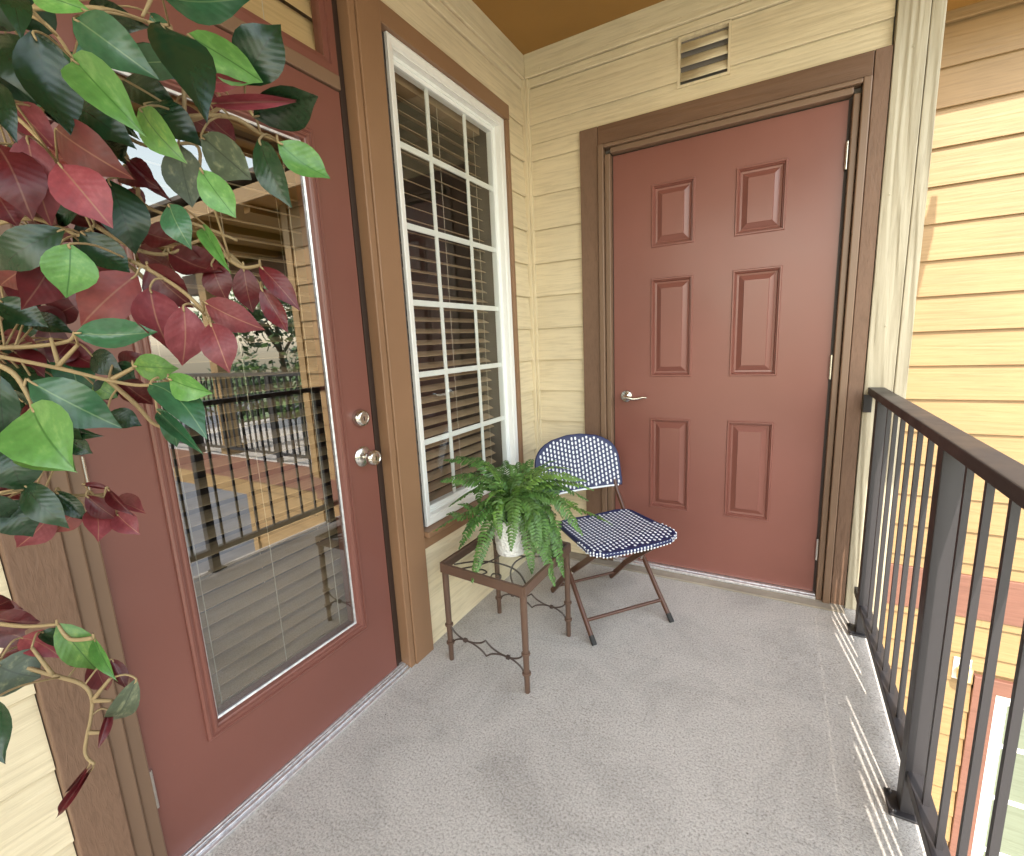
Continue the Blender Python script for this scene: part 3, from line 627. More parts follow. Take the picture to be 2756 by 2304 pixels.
# mid pixel, tip pixel (in the fern close-up), depth offset of mid and tip (negative = nearer the camera), kind, width
FR = [(600, 270, 190, 240, .06, .14, 0, .030), (700, 300, 330, 200, .10, .18, 0, .026), (520, 460, 140, 480, .0, .03, 0, .030), (560, 560, 240, 770, -.02, -.02, 0, .026),
      (500, 800, 70, 1050, -.07, -.10, 0, .028), (560, 880, 350, 1245, -.08, -.10, 0, .030), (690, 980, 500, 1625, -.10, -.14, 0, .026), (790, 800, 820, 1130, -.11, -.14, 1, .020),
      (960, 760, 940, 1265, -.12, -.16, 0, .027), (1180, 800, 1260, 1300, -.10, -.13, 0, .030), (1230, 900, 1440, 1670, -.08, -.10, 0, .030), (1120, 950, 1180, 1525, -.09, -.12, 0, .026),
      (1400, 960, 1540, 1560, -.04, -.05, 0, .027), (1330, 900, 1400, 1400, -.02, -.03, 0, .028), (1440, 680, 1755, 1095, -.05, -.06, 0, .029), (1680, 780, 2085, 975, -.02, -.04, 1, .025),
      (1500, 480, 1875, 585, .02, .03, 1, .025), (1430, 520, 1820, 705, .04, .05, 0, .027), (1330, 400, 1790, 480, .0, .0, 1, .027), (1330, 330, 1615, 350, .06, .10, 1, .023), (1250, 330, 1450, 250, .10, .16, 0, .022),
      (1120, 330, 1190, 235, .10, .16, 0, .026), (1030, 360, 1010, 270, .10, .16, 0, .024), (870, 330, 870, 250, .14, .22, 0, .026), (1060, 530, 1180, 590, -.06, -.10, 1, .018), (760, 600, 650, 740, -.08, -.12, 1, .014),
      (420, 880, 210, 850, .0, .02, 0, .024), (600, 420, 300, 420, .08, .12, 0, .026), (1250, 640, 1500, 1240, -.03, -.05, 0, .026), (690, 850, 430, 1010, -.04, -.07, 0, .026), (1000, 430, 930, 300, .05, .09, 0, .024), (1300, 560, 1600, 560, .03, .05, 0, .024)]
rf = random.Random(21)
for mx, my, tx, ty, dm, dt, kind, wd in list(FR)[:30]:     # a second, shorter tier filling the crown
    FR.append((930 + (mx - 930) * rf.uniform(.75, 1.0) + rf.uniform(-60, 60), 560 + (my - 560) * rf.uniform(.7, 1.0) + rf.uniform(-50, 40), 930 + (tx - 930) * rf.uniform(.6, .8) + rf.uniform(-90, 90), 560 + (ty - 560) * rf.uniform(.6, .85) + rf.uniform(-60, 60), dm + rf.uniform(-.02, .03), dt * .8 + rf.uniform(-.02, .03), 1 if rf.random() < .25 else 0, wd * .95))
for i, (mx, my, tx, ty, dm, dt, kind, wd) in enumerate(FR):
    st = crown + Vector((random.uniform(-.025, .025), random.uniform(-.025, .025), -0.01))
    m_ = px(*cf(mx, my), cdep + dm); t_ = px(*cf(tx, ty), cdep + dt)
    hub = px(*cf(930 + (mx - 930) * 0.12, 600), cdep + dm * 0.2)
    frond([st, hub.lerp(st, 0.35), hub.lerp(m_, 0.45) + Vector((0, 0, 0.006)), m_, m_.lerp(t_, 0.55) + Vector((0, 0, 0.008)), t_], M['frond2' if kind else 'frond'], wd, i).build('frond', M['frond2' if kind else 'frond'], fn)

# ------------------------------------------------------------------ folding chair
ch = thing('folding_chair', (0.56, 2.01, 0), 'folding bistro chair with navy and white woven seat in the corner', 'chair')
CL = Vector((0.64459, 0.76452, 0)); CF = Vector((0.76452, -0.64459, 0)); CO = Vector((0.7300, 1.8790, 0))
def cp(f, l, z): return CO + CF * f + CL * l + Vector((0, 0, z))
HW = 0.190
for s in (-1, 1):
    P = [cp(0.0, s * HW, 0.004), cp(-0.10, s * HW, 0.105), cp(-0.235, s * HW, 0.250), cp(-0.345, s * HW, 0.375), cp(-0.415, s * HW, 0.470), cp(-0.450, s * HW, 0.545), cp(-0.472, s * HW, 0.63)]
    lg = MB().tube(P, 0.0105, 12).build('back_leg', M['chairwood'], ch, smooth=True); 
    MB().tube([cp(0.004, s * HW, 0.0), cp(-0.022, s * HW, 0.027)], 0.0112, 12).build('foot', M['rubber'], lg, smooth=True)
    h2 = HW - 0.024
    lg2 = MB().bar(cp(-0.445, s * h2, 0.002), cp(-0.300, s * h2, 0.150), 0.014, 0.026).bar(cp(-0.300, s * h2, 0.150), cp(-0.02, s * h2, 0.375), 0.0142, 0.0262).build('front_leg', M['chairwood'], ch, bevel=0.004)
    MB().lathe([(0.007, -0.008), (0.007, 0.008)], cp(-0.2, s * (HW - 0.01), 0.215), 10).build('rivet', M['nickel'], lg2)
MB().tube([cp(-0.065, -HW, 0.070), cp(-0.065, HW, 0.070)], 0.0075, 10).build('stretcher', M['chairwood'], ch, smooth=True)
MB().tube([cp(-0.395, -HW + 0.024, 0.053), cp(-0.395, HW - 0.024, 0.053)], 0.0065, 10).build('stretcher', M['chairwood'], ch, smooth=True)
def panel(shape, n_u, n_v, P, thick, name, rowx, chev):
    # shape(u,v) in unit square -> (l, s) ; P(l, s, h) -> world
    mb = MB(); vs = []
    for h in (0, 1):
        for j in range(n_v + 1):
            for i in range(n_u + 1):
                l, s_ = shape(i / n_u, j / n_v); vs.append(P(l, s_, h * thick))
    W = n_u + 1; A = (n_u + 1) * (n_v + 1); fs = []
    for h in (0, 1):
        for j in range(n_v):
            for i in range(n_u): a = h * A + j * W + i; fs.append((a, a + 1, a + W + 1, a + W))
    edge = [i for i in range(W)] + [j * W + n_u for j in range(1, n_v + 1)] + [n_v * W + i for i in range(n_u - 1, -1, -1)] + [j * W for j in range(n_v - 1, 0, -1)]
    for a, b in zip(edge, edge[1:] + edge[:1]): fs.append((a, b, A + b, A + a))
    mb.add(vs, fs); return mb, edge, vs, A
# seat: rounded trapezoid, slightly dished
SF0, SF1 = -0.335, 0.030
def seat_half(s):   # half width at depth s (0 back .. 1 front)
    w0 = 0.185 + 0.020 * s; r = 0.055
    d = min(s, 1 - s) * (SF1 - SF0)
    return w0 - (r - math.sqrt(max(0, r * r - (r - d) ** 2)) if d < r else 0)
def seatP(l, s, h): return cp(SF0 + (SF1 - SF0) * s, l, 0.398 - 0.012 * math.cos(l / 0.2 * 1.3) + 0.012 * (s - 0.4) ** 2 - 0.010 * max(0, s - 0.8) / 0.2 + h)
shape_s = lambda u, v: ((2 * u - 1) * seat_half(v), v)
mb, edge, vs, A = panel(shape_s, 20, 16, seatP, 0.014, 'seat', 0, 0)
seat = mb.build('seat', M['navy'], ch, smooth=True)
rim = [ (Vector(vs[i]) + Vector(vs[A + i])) / 2 for i in edge]; rim.append(rim[0])
MB().tube(rim, 0.0105, 8, cap=False).build('seat_rim', M['navy'], seat, smooth='all')
def capsules(parent, surf, inside, l0, l1, s0, s1, dl, ds, slope, lw, ln, name):
    mb = MB(); i = 0
    # strands laid in chevron rows: white dashes over the navy ground
    nl = int((l1 - l0) / dl) + 1; nsr = int((s1 - s0) / ds) + 1
    for a in range(nl):
        for b in range(-40, nsr + 40):
            l = l0 + a * dl; s_ = s0 + b * ds + abs(a - (nl - 1) / 2) * slope
            if not inside(l, s_): continue
            c0 = surf(l, s_, 0); eL = (surf(l + 0.004, s_, 0) - c0).normalized(); eS = (surf(l, s_ + 0.01, 0) - c0); sl = eS.length / 0.01; eS.normalize(); nn = eL.cross(eS).normalized()
            if nn.dot(CAM - c0) < 0: nn = -nn
            hl = ln / 2; hw = lw / 2
            vs = [c0 - eS * hl - eL * hw * .6, c0 - eS * hl + eL * hw * .6, c0 + eL * hw, c0 + eS * hl + eL * hw * .6, c0 + eS * hl - eL * hw * .6, c0 - eL * hw, c0 - eS * hl * .5 + nn * 0.0022, c0 + eS * hl * .5 + nn * 0.0022]
            mb.add(vs, [(0, 1, 6), (1, 2, 6), (2, 7, 6), (2, 3, 7), (3, 4, 7), (4, 5, 7), (5, 6, 7), (5, 0, 6)])
    o = mb.build(name, M['wweave'], parent); tag(o, kind='stuff'); return o
capsules(seat, lambda l, s, h: seatP(l, s, 0.0146), lambda l, s: 0.03 < s < 0.97 and abs(l) < seat_half(max(0.0, min(1.0, s))) - 0.006, -0.200, 0.200, 0.0, 1.0, 0.0195, 0.0205 / 0.365, 0.0072 / 0.365, 0.0104, 0.0142, 'white_strands')
# white dashes round the front rim
mb = MB()
for i in range(len(rim) - 1):
    p, q = rim[i], rim[i + 1]; L = (q - p).length; k = max(1, int(L / 0.011))
    for j in range(k):
        c0 = p.lerp(q, (j + 0.5) / k); fr = (c0 - CO).dot(CF)
        if fr < -0.10: continue
        out = (c0 - cp(-0.15, 0, c0.z)).normalized(); t = (q - p).normalized()
        for zz in (-0.005, 0.005):
            cc = c0 + out * 0.0095 + Vector((0, 0, zz + (0.002 if j % 2 else -0.002))); mb.bar(cc - t * 0.0028 - out * 0.002, cc + t * 0.0028 - out * 0.002, 0.0052, 0.0075, (0, 0, 1))
o = mb.build('white_rim_strands', M['wweave'], seat); tag(o, kind='stuff')
# backrest
BH = 0.254
def back_half(s):   # s 0 bottom .. 1 top
    return 0.224 * (1 - max(0, (s - 0.30) / 0.70) ** 3.6) ** 0.5 * (0.985 + 0.015 * s) if s < 1 else 0.0
def backP(l, s, h):
    z = 0.500 + BH * s; f = -0.445 - 0.060 * s - 0.020 * (1 - (l / 0.22) ** 2) + 0.012
    return cp(f + h, l, z)
shape_b = lambda u, v: ((2 * u - 1) * max(0.03, back_half(v * 0.995)), v * 0.995)
mb, edge, vs, A = panel(shape_b, 22, 18, backP, 0.012, 'backrest', 0, 0)
back = mb.build('backrest', M['navy'], ch, smooth=True)
rim = [(Vector(vs[i]) + Vector(vs[A + i])) / 2 for i in edge]; rim.append(rim[0])
MB().tube(rim, 0.0078, 8, cap=False).build('backrest_rim', M['navy'], back, smooth='all')
MB().tube([backP(-0.205 + 0.41 * k / 12, -0.012, 0.010) for k in range(13)], 0.0058, 6).build('lower_edge', M['wweave'], back, smooth=True)
capsules(back, lambda l, s, h: backP(l, s, 0.0126), lambda l, s: 0.03 < s < 0.97 and abs(l) < back_half(max(0.0, min(0.999, s))) - 0.008, -0.212, 0.212, 0.0, 1.0, 0.0200, 0.0215 / BH, 0.0075 / BH, 0.0108, 0.0160, 'white_strands')

# ------------------------------------------------------------------ ficus in the foreground
fx = thing('ficus_tree', (0.42, -0.02, 0), 'artificial ficus with green and maroon leaves filling the left foreground', 'plant')
K1 = lambda x, y: (x * 0.4557, y * 0.4557); K2 = lambda x, y: (x * 0.4557, 700 + y * 0.4557); K3 = lambda x, y: (x * 0.5714, 1400 + y * 0.5714)
KK = {'1': (K1, 0.4557), '2': (K2, 0.4557), '3': (K3, 0.5714)}
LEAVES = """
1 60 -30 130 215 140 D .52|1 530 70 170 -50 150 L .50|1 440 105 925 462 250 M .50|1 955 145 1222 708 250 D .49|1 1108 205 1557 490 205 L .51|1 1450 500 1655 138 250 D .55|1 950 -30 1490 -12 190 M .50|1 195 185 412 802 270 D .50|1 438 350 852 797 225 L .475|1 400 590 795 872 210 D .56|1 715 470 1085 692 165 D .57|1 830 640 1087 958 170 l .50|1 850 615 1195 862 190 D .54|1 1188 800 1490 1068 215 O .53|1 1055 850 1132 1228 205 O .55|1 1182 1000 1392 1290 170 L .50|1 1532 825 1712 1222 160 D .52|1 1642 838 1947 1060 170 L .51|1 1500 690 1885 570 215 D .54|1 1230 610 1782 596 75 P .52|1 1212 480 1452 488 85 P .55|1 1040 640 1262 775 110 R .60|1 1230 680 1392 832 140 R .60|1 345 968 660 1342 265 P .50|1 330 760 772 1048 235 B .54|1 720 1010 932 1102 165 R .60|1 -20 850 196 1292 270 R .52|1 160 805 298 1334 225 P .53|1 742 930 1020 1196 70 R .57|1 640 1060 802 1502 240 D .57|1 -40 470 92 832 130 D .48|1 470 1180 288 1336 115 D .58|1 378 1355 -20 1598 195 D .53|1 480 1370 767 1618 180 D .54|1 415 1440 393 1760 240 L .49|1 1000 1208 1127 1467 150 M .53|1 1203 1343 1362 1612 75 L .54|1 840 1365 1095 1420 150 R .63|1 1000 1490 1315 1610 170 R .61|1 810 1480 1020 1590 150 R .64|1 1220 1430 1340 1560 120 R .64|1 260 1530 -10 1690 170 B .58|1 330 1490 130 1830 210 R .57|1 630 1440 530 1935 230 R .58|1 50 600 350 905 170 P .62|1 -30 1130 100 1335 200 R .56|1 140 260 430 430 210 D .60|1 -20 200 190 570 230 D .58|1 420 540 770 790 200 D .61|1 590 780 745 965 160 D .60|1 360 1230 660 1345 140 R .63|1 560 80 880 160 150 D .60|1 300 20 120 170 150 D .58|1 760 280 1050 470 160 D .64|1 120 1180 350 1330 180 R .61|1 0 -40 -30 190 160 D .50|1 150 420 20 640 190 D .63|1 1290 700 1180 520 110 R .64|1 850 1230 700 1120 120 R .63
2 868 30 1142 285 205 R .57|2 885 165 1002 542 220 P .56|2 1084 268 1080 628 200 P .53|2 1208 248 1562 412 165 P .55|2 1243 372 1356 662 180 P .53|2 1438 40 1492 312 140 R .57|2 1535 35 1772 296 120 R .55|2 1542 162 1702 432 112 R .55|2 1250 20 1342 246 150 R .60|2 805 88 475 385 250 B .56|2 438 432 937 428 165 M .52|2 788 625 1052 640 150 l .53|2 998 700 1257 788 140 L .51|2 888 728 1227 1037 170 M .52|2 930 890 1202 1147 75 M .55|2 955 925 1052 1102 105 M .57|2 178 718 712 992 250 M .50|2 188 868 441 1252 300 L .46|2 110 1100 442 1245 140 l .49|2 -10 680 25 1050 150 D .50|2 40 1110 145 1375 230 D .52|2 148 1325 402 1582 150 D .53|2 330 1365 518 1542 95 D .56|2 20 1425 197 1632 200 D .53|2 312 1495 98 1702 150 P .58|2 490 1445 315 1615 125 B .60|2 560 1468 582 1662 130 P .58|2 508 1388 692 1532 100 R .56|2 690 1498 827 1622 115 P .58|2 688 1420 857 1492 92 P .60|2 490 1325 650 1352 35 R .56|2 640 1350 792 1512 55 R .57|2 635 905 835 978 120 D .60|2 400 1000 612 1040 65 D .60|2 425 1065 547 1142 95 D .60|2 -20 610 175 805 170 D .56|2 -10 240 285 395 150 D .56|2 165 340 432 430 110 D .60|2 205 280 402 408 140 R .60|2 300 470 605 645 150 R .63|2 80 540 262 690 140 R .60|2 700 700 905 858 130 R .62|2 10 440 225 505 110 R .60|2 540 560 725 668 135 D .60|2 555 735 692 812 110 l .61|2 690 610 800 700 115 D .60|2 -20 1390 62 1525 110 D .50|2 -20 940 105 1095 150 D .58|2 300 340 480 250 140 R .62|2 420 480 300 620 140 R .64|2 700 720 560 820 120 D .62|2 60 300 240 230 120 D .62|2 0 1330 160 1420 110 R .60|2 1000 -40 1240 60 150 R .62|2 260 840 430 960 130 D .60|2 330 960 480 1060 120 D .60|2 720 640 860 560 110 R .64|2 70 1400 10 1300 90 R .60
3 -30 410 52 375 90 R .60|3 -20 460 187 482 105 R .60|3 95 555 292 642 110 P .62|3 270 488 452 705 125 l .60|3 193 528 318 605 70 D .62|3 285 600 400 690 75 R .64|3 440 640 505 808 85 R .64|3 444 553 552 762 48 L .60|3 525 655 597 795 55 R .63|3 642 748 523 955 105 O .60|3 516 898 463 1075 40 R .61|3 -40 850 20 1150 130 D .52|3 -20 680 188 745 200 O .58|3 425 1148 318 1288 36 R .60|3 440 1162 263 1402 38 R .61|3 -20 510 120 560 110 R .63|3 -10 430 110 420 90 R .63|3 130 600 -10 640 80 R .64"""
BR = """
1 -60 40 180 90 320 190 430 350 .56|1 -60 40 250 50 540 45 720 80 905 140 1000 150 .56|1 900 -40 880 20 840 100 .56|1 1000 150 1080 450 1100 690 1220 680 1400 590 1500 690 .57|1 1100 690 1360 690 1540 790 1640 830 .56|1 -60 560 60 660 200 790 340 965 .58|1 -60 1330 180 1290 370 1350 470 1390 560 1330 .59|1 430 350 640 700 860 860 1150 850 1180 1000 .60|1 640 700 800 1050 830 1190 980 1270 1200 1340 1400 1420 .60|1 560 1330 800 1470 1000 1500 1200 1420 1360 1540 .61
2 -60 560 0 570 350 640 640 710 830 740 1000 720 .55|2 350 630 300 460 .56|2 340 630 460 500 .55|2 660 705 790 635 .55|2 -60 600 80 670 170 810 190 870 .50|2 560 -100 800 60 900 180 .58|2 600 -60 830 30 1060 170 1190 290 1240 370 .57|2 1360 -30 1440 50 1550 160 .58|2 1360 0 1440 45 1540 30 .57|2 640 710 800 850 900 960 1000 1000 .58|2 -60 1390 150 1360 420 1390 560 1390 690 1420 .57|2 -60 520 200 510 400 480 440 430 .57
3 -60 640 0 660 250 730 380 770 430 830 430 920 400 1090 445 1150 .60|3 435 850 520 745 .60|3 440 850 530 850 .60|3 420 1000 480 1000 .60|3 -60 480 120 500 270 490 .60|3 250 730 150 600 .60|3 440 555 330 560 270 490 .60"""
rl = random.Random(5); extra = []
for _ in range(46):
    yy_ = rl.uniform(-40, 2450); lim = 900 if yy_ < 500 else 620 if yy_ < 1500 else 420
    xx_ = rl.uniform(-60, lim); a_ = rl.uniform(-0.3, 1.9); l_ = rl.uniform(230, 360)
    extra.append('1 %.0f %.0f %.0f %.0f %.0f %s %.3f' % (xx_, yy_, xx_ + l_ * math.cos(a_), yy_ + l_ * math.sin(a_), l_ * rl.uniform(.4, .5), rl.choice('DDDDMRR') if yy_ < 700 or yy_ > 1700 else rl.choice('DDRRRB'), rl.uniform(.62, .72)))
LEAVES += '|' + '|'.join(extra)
import bmesh
def leaf_mesh(variant, colkey):
    n = 8; mb = MB(); rnd = random.Random(variant * 13 + 5); uv = []
    fold = (0.10, 0.22, 0.02, 0.32)[variant]; curl = (0.10, -0.08, 0.16, 0.05)[variant]; wav = (0.02, 0.03, 0.012, 0.03)[variant]; skew = (0.0, 0.03, -0.03, 0.02)[variant]
    rows = []
    for i in range(n + 1):
        t = i / n
        wdt = 0.5 * (math.sin(math.pi * t ** 0.93) ** 0.74) * (1 if t < 0.72 else 1 - 0.62 * ((t - 0.72) / 0.28) ** 0.9) if 0 < t < 1 else 0.004
        if t < 1e-6: wdt = 0.03
        zc = curl * (math.sin(math.pi * t) - 0.3 * t); yc = skew * math.sin(math.pi * t * 1.2)
        row = []
        for k in (-1, -0.5, 0, 0.5, 1):
            y = yc + k * wdt; z = zc + fold * abs(k) * wdt * 0.9 + wav * math.sin(7 * t + k * 2.0 + variant) * abs(k)
            row.append(len(mb.v)); mb.v.append((t, y, z)); uv.append((t, 0.5 + 0.5 * k * max(0.12, wdt * 2)))
        rows.append(row)
    for i in range(n):
        for k in range(4): mb.f.append((rows[i][k], rows[i][k + 1], rows[i + 1][k + 1], rows[i + 1][k]))
    m = bpy.data.meshes.new('leaf'); m.from_pydata(mb.v, [], mb.f); m.materials.append(LM[colkey])
    ul = m.uv_layers.new(name='UVMap')
    for lp in m.loops: ul.data[lp.index].uv = uv[lp.vertex_index]
    m.polygons.foreach_set('use_smooth', [True] * len(m.polygons)); m.update(); return m
LMESH = {(v, k): leaf_mesh(v, k) for v in range(4) for k in LM}
branches = []
for rec in BR.replace('\n', '|').split('|'):
    q = rec.split()
    if not q: continue
    K, sc_ = KK[q[0]]; d = float(q[-1]); xy = list(map(float, q[1:-1]))
    pts = [px(*K(xy[i], xy[i + 1]), d) for i in range(0, len(xy), 2)]
    branches.append(smooth_pts(pts, 5))
trunk_pts = smooth_pts([(0.42, -0.02, 0.24), (0.43, -0.01, 0.6), (0.40, 0.0, 0.95), (0.44, 0.01, 1.3), (0.45, 0.0, 1.62)], 6)
bmb = [MB() for _ in branches]
for i, b in enumerate(branches):
    n = len(b); bmb[i].tube(b, [0.0030 - 0.0012 * k / n for k in range(n)], 6)
# join branches that leave the frame to the trunk
for i, b in enumerate(branches):
    u = RM.transposed() @ (b[0] - CAM); pxx = 1378 + u.x / u.y * F_PX
    if pxx < 0:
        tgt = min(trunk_pts, key=lambda p: (p - b[0]).length + abs(p.z - (b[0].z - 0.10)))
        mid = tgt.lerp(b[0], 0.55) + Vector((0, -0.02, 0.03))
        bmb[i].tube(smooth_pts([tgt, mid, b[0]], 5), [0.0055 - 0.0025 * k / 10 for k in range(11)], 6)
allpts = [(p, i) for i, b in enumerate(branches) for p in b]
nleaf = 0
for rec in LEAVES.replace('\n', '|').split('|'):
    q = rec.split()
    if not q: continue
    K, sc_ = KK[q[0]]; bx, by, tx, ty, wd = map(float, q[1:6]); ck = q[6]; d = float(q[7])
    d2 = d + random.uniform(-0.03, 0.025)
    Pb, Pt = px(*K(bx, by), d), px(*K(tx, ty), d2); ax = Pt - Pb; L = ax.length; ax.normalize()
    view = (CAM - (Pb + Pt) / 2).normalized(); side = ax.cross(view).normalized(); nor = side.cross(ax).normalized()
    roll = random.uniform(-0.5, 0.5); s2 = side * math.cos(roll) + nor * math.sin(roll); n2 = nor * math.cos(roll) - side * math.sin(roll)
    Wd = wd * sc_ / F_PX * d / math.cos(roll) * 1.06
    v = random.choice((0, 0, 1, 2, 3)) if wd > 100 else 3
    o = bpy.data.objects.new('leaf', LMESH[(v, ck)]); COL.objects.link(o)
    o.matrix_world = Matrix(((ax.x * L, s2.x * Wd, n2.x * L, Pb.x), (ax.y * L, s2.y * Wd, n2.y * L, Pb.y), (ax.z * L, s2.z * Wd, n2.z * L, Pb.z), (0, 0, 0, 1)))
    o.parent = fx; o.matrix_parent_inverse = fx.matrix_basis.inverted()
    # petiole to the nearest branch
    bp, bi = min(allpts, key=lambda e: (e[0] - Pb).length)
    pe = Pb + ax * L * 0.10 + n2 * 0.002
    mid = bp.lerp(Pb, 0.6) + Vector((0, 0, 0.006))
    bmb[bi].tube(smooth_pts([bp, mid, Pb, pe], 3), [0.0013] * 9 + [0.0008], 5)
    nleaf += 1
for mb in bmb: mb.build('branch', M['bark'], fx, smooth='all')
tk = MB(); tk.tube(trunk_pts, [0.017 - 0.010 * k / len(trunk_pts) for k in range(len(trunk_pts))], 10)
tk.build('trunk', M['trunk'], fx, smooth='all')
MB().lathe([(0.085, 0.0), (0.10, 0.005), (0.125, 0.22), (0.135, 0.235), (0.135, 0.255), (0.118, 0.255), (0.115, 0.235), (0.0, 0.24)], (0.42, -0.02, 0.0), 32).build('pot', M['jamb'], fx, smooth=True)

# ------------------------------------------------------------------ neighbouring building
YN = 3.2
nb = thing('neighbour_building', (2.3, YN, GZ), 'sunlit yellow lap-sided wing with brown belly band beyond the railing', 'building')
MN = MEy(YN); NX0, NX1 = 1.62, 2.90
MB().box((NX0, YN + 0.008, GZ), (NX1, YN + 0.12, 2.75)).build('wall_core', M['sun_offset_x'], nb)
siding(nb, MN, NX0, NX1 - 0.085, 0.0 - 0.07, 2.53, M['sun_offset_x'], ref=2.35)
MB().box((NX0, YN - 0.022, -0.302), (NX1, YN + 0.006, -0.0705)).build('belly_band', M['band'], nb, bevel=0.003)
siding(nb, MN, NX0, 2.175, GZ + 0.12, -0.3025, M['sun_offset_x'], ref=2.35)
siding(nb, MN, 2.175, NX1 - 0.085, -0.60, -0.3025, M['sun_offset_x'], ref=2.35)
MB().box((NX1 - 0.083, YN - 0.026, GZ + 0.12), (NX1 + 0.01, YN + 0.13, -0.303)).box((NX1 - 0.083, YN - 0.026, -0.0695), (NX1 + 0.01, YN + 0.13, 2.75)).build('corner_board', M['sun_offset_z'], nb, bevel=0.003)
MB().box((NX0, YN - 0.02, 2.533), (NX1 - 0.085, YN + 0.006, 2.75)).build('frieze_board', M['sun_offset_x'], nb, bevel=0.003)
wn = MB().box((2.178, YN - 0.024, GZ + 0.12), (2.268, YN + 0.006, -0.622)).box((2.178, YN - 0.0245, -0.704), (2.80, YN + 0.006, -0.6225)).build('window_trim', M['band'], nb, bevel=0.003)
wf = MB(); wf.rings((2.270, -2.6, 2.79, -0.706), [(0, 0.0), (0, 0.018), (0.045, 0.018), (0.045, -0.004)], MN, fill=False)
wo = wf.build('window', M['white'], nb)
MB().box((2.315, YN - 0.006, -2.555), (2.745, YN + 0.004, -0.751)).build('blind', M['paleblind'], wo)
MB().box((2.315, YN - 0.0058, -1.0), (2.745, YN - 0.0052, -0.751)).build('pane', M['darkglass'], wo)
for zb in (-1.0, -1.32, -1.66, -2.0, -2.3):
    MB().box((2.315, YN - 0.012, zb - 0.012), (2.745, YN - 0.0062, zb + 0.012)).build('muntin', M['white'], wo)
# eave over it
MB().box((NX0 - 0.2, YN - 0.284, 2.575), (7.2, YN + 2.4, 2.60)).build('soffit', M['ceiling'], nb)
MB().box((NX0 + 0.18, YN - 0.3075, 2.5637), (7.2, YN - 0.2855, 2.69)).build('fascia', M['sun_offset_x'], nb)
MB().box((NX0 + 0.18, YN - 0.317, 2.772), (7.3, YN + 2.6, 2.81)).build('roof', M['roofing'], nb)
for k in range(5):
    MB().box((3.05 + 0.85 * k, YN - 0.23, 2.50), (3.14 + 0.85 * k, YN + 2.3, 2.574)).build('rafter', M['ceiling'], nb)
MB().box((NX1 + 0.02, YN + 1.2, 2.20), (7.2, YN + 1.35, 2.499)).build('header_beam', M['trim_x'], nb)

lt = thing('wall_lantern', (2.126, YN, -0.66), 'small brass wall lantern on the sunlit yellow wall below the railing', 'lamp')
MB().box((2.09, YN - 0.018, -0.665), (2.162, YN - 0.0115, -0.54)).build('backplate', M['white'], lt, bevel=0.002)
MB().lathe([(0.016, 0.0), (0.030, 0.012), (0.032, 0.07), (0.022, 0.088), (0.006, 0.094)], (2.126, YN - 0.060, -0.645), 8).build('lantern_body', M['lantern_glass'], lt, smooth=False)
MB().tube([(2.126, YN - 0.016, -0.60), (2.126, YN - 0.05, -0.61)], 0.006, 6).build('bracket', M['nickel'], lt)

# walkway of the same building (seen only as reflection in the door glass)
wk = thing('walkway', (4.9, YN, -0.2), 'raised walkway with brown edge band reflected in the door glass', 'walkway')
MB().box((NX1 + 0.012, YN + 0.03, -0.18), (7.2, YN + 2.4, 0.0)).build('deck', M['concrete'], wk)
MB().box((NX1 + 0.012, YN + 0.003, -0.24), (7.2, YN + 0.028, 0.02)).build('edge_band', M['band'], wk)
lwk = thing('siding_wall', (3.5, YN, GZ), 'lower yellow wall under the walkway, reflected in the door glass', 'wall')
MB().box((NX1 + 0.012, YN + 0.03, GZ), (4.10, YN + 0.10, -0.182)).build('wall_core', M['sun_offset_x'], lwk)
siding(lwk, MEy(YN + 0.03), NX1 + 0.012, 4.098, GZ + 0.12, -0.245, M['sun_offset_x'], ref=2.35)
MB().box((4.101, YN - 0.01, GZ), (4.19, YN + 0.10, -0.241)).build('trim_board', M['sun_offset_z'], lwk)
MB().box((4.19, YN + 0.0, -0.42), (7.2, YN + 0.10, -0.241)).build('header', M['sun_offset_x'], lwk)
MB().box((4.19, YN + 2.2, GZ), (7.2, YN + 2.3, -0.30)).build('back_wall', M['darkglass'], lwk)
wr = thing('walkway_railing', (5, YN + 0.08, 0), 'black picket railing of the walkway reflected in the door glass', 'railing')
MB().box((NX1 + 0.012, YN + 0.06, 0.975), (7.2, YN + 0.11, 1.015)).build('top_rail', M['black'], wr)
MB().box((NX1 + 0.012, YN + 0.07, 0.09), (7.2, YN + 0.10, 0.12)).build('bottom_rail', M['black'], wr)
pm2 = MB().box((-0.008, -0.008, 0.118), (0.008, 0.008, 0.977)).mesh('picket', M['black'])
x = NX1 + 0.12
while x < 7.2:
    o = bpy.data.objects.new('picket', pm2); COL.objects.link(o); o.parent = wr; o.matrix_parent_inverse = wr.matrix_basis.inverted(); o.location = (x, YN + 0.085, 0); x += 0.108
for x in (3.6, 5.2, 6.5):
    MB().box((x - 0.025, YN + 0.06, 0.001), (x + 0.025, YN + 0.11, 0.976)).build('post', M['black'], wr)
for i, (x, y, m_, lb) in enumerate(((4.40, YN + 1.35, 'trim_rough', 'brown walkway post reflected beside the tan post'), (4.72, YN + 0.16, 'sun_offset_z', 'tan walkway post nearest the railing in the reflection'), (6.6, YN + 0.16, 'sun_offset_z', 'tan walkway post at the far left of the reflection'))):
    p_ = thing('walkway_post', (x, y, 0), lb, 'post', 'posts of the walkway')
    MB().box((x - 0.075, y - 0.03, 0.001), (x + 0.075, y + 0.12, 2.497)).build('shaft', M[m_], p_, bevel=0.004)
    MB().box((x - 0.095, y - 0.05, 0.0015), (x + 0.095, y + 0.14, 0.12)).build('plinth', M[m_], p_, bevel=0.004)

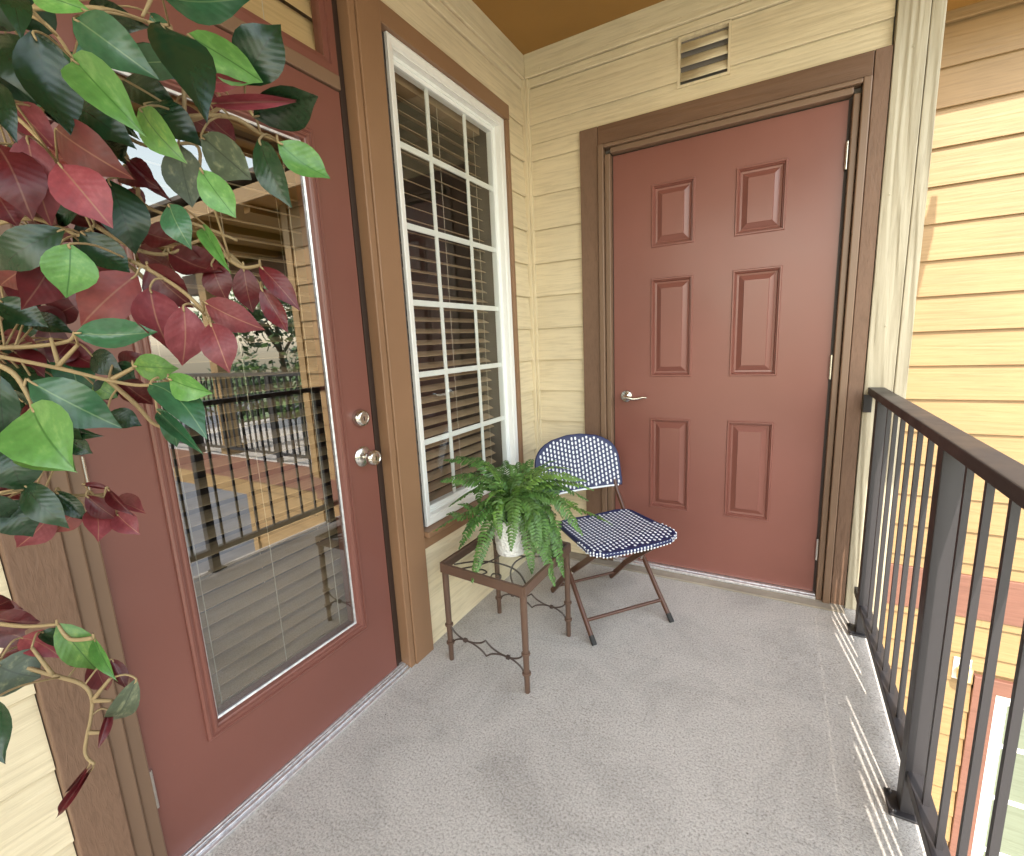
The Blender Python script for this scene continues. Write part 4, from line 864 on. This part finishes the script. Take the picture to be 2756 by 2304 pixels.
# ------------------------------------------------------------------ trees beyond (reflection)
def tree(x, y, h, r, label, seed, conifer=False):
    t = thing('tree', (x, y, GZ), label, 'tree', 'trees beyond the walkway'); rnd = random.Random(seed); mb = MB()
    mb.tube([(x, y, GZ), (x + .05, y, GZ + h * .3), (x, y + .1, GZ + h * .6), (x, y, GZ + h * .9)], [0.16, 0.12, 0.08, 0.03], 8)
    ends = []
    for k in range(16):
        a = rnd.uniform(0, 6.28); z = GZ + h * rnd.uniform(.28, .85); rr = r * rnd.uniform(.5, .9) * (1 - 0.5 * (z - GZ) / h)
        e = Vector((x + rr * math.cos(a), y + rr * math.sin(a), z + rnd.uniform(.2, .8))); mb.tube([(x, y, z - .1), e.lerp(Vector((x, y, z)), .5) + Vector((0, 0, .1)), e], [0.05, 0.03, 0.012], 5); ends.append(e)
    mb.build('trunk', M['trunk'], t)
    cr = MB()
    for k in range(70):
        c_ = rnd.choice(ends) + Vector((rnd.gauss(0, .35), rnd.gauss(0, .35), rnd.gauss(0, .4)))
        for j in range(60):
            p = c_ + Vector((rnd.gauss(0, .26), rnd.gauss(0, .26), rnd.gauss(0, .22))); a = Vector((rnd.gauss(0, 1), rnd.gauss(0, 1), rnd.gauss(0, 1))).normalized(); b = a.orthogonal().normalized(); s = rnd.uniform(.07, .15)
            cr.add([p - a * s, p + b * s * .5, p + a * s, p - b * s * .5], [(0, 1, 2, 3)])
    cr.build('crown', M['treeleaf'], t)
tree(7.5, 9.5, 6.3, 2.0, 'leafy tree behind the walkway, reflected in the middle of the door glass', 1)
tree(5.6, 8.2, 5.0, 1.5, 'smaller leafy tree reflected just left of the yellow corner board', 2)
tree(10.5, 8.2, 5.6, 1.9, 'leafy tree reflected at the left of the door glass', 3)
tree(13.5, 13.5, 6.5, 2.4, 'distant leafy tree reflected between the walkway posts', 4)
tree(9.0, 14.0, 6.0, 2.4, 'farthest leafy tree behind the parking lot in the reflection', 5)

# ------------------------------------------------------------------ small debris
dl = MB(); p0 = Vector((0.93, 0.93, 0.0))
dl.add([p0 + Vector(v) for v in ((0, 0, .001), (.012, .006, .004), (.026, .004, .002), (.012, -.004, .005))], [(0, 1, 3), (1, 2, 3)])
o = dl.build('dry_leaf', LM['B']); tag(o, 'tiny curled dry leaf lying on the concrete in front of the table', 'leaf')
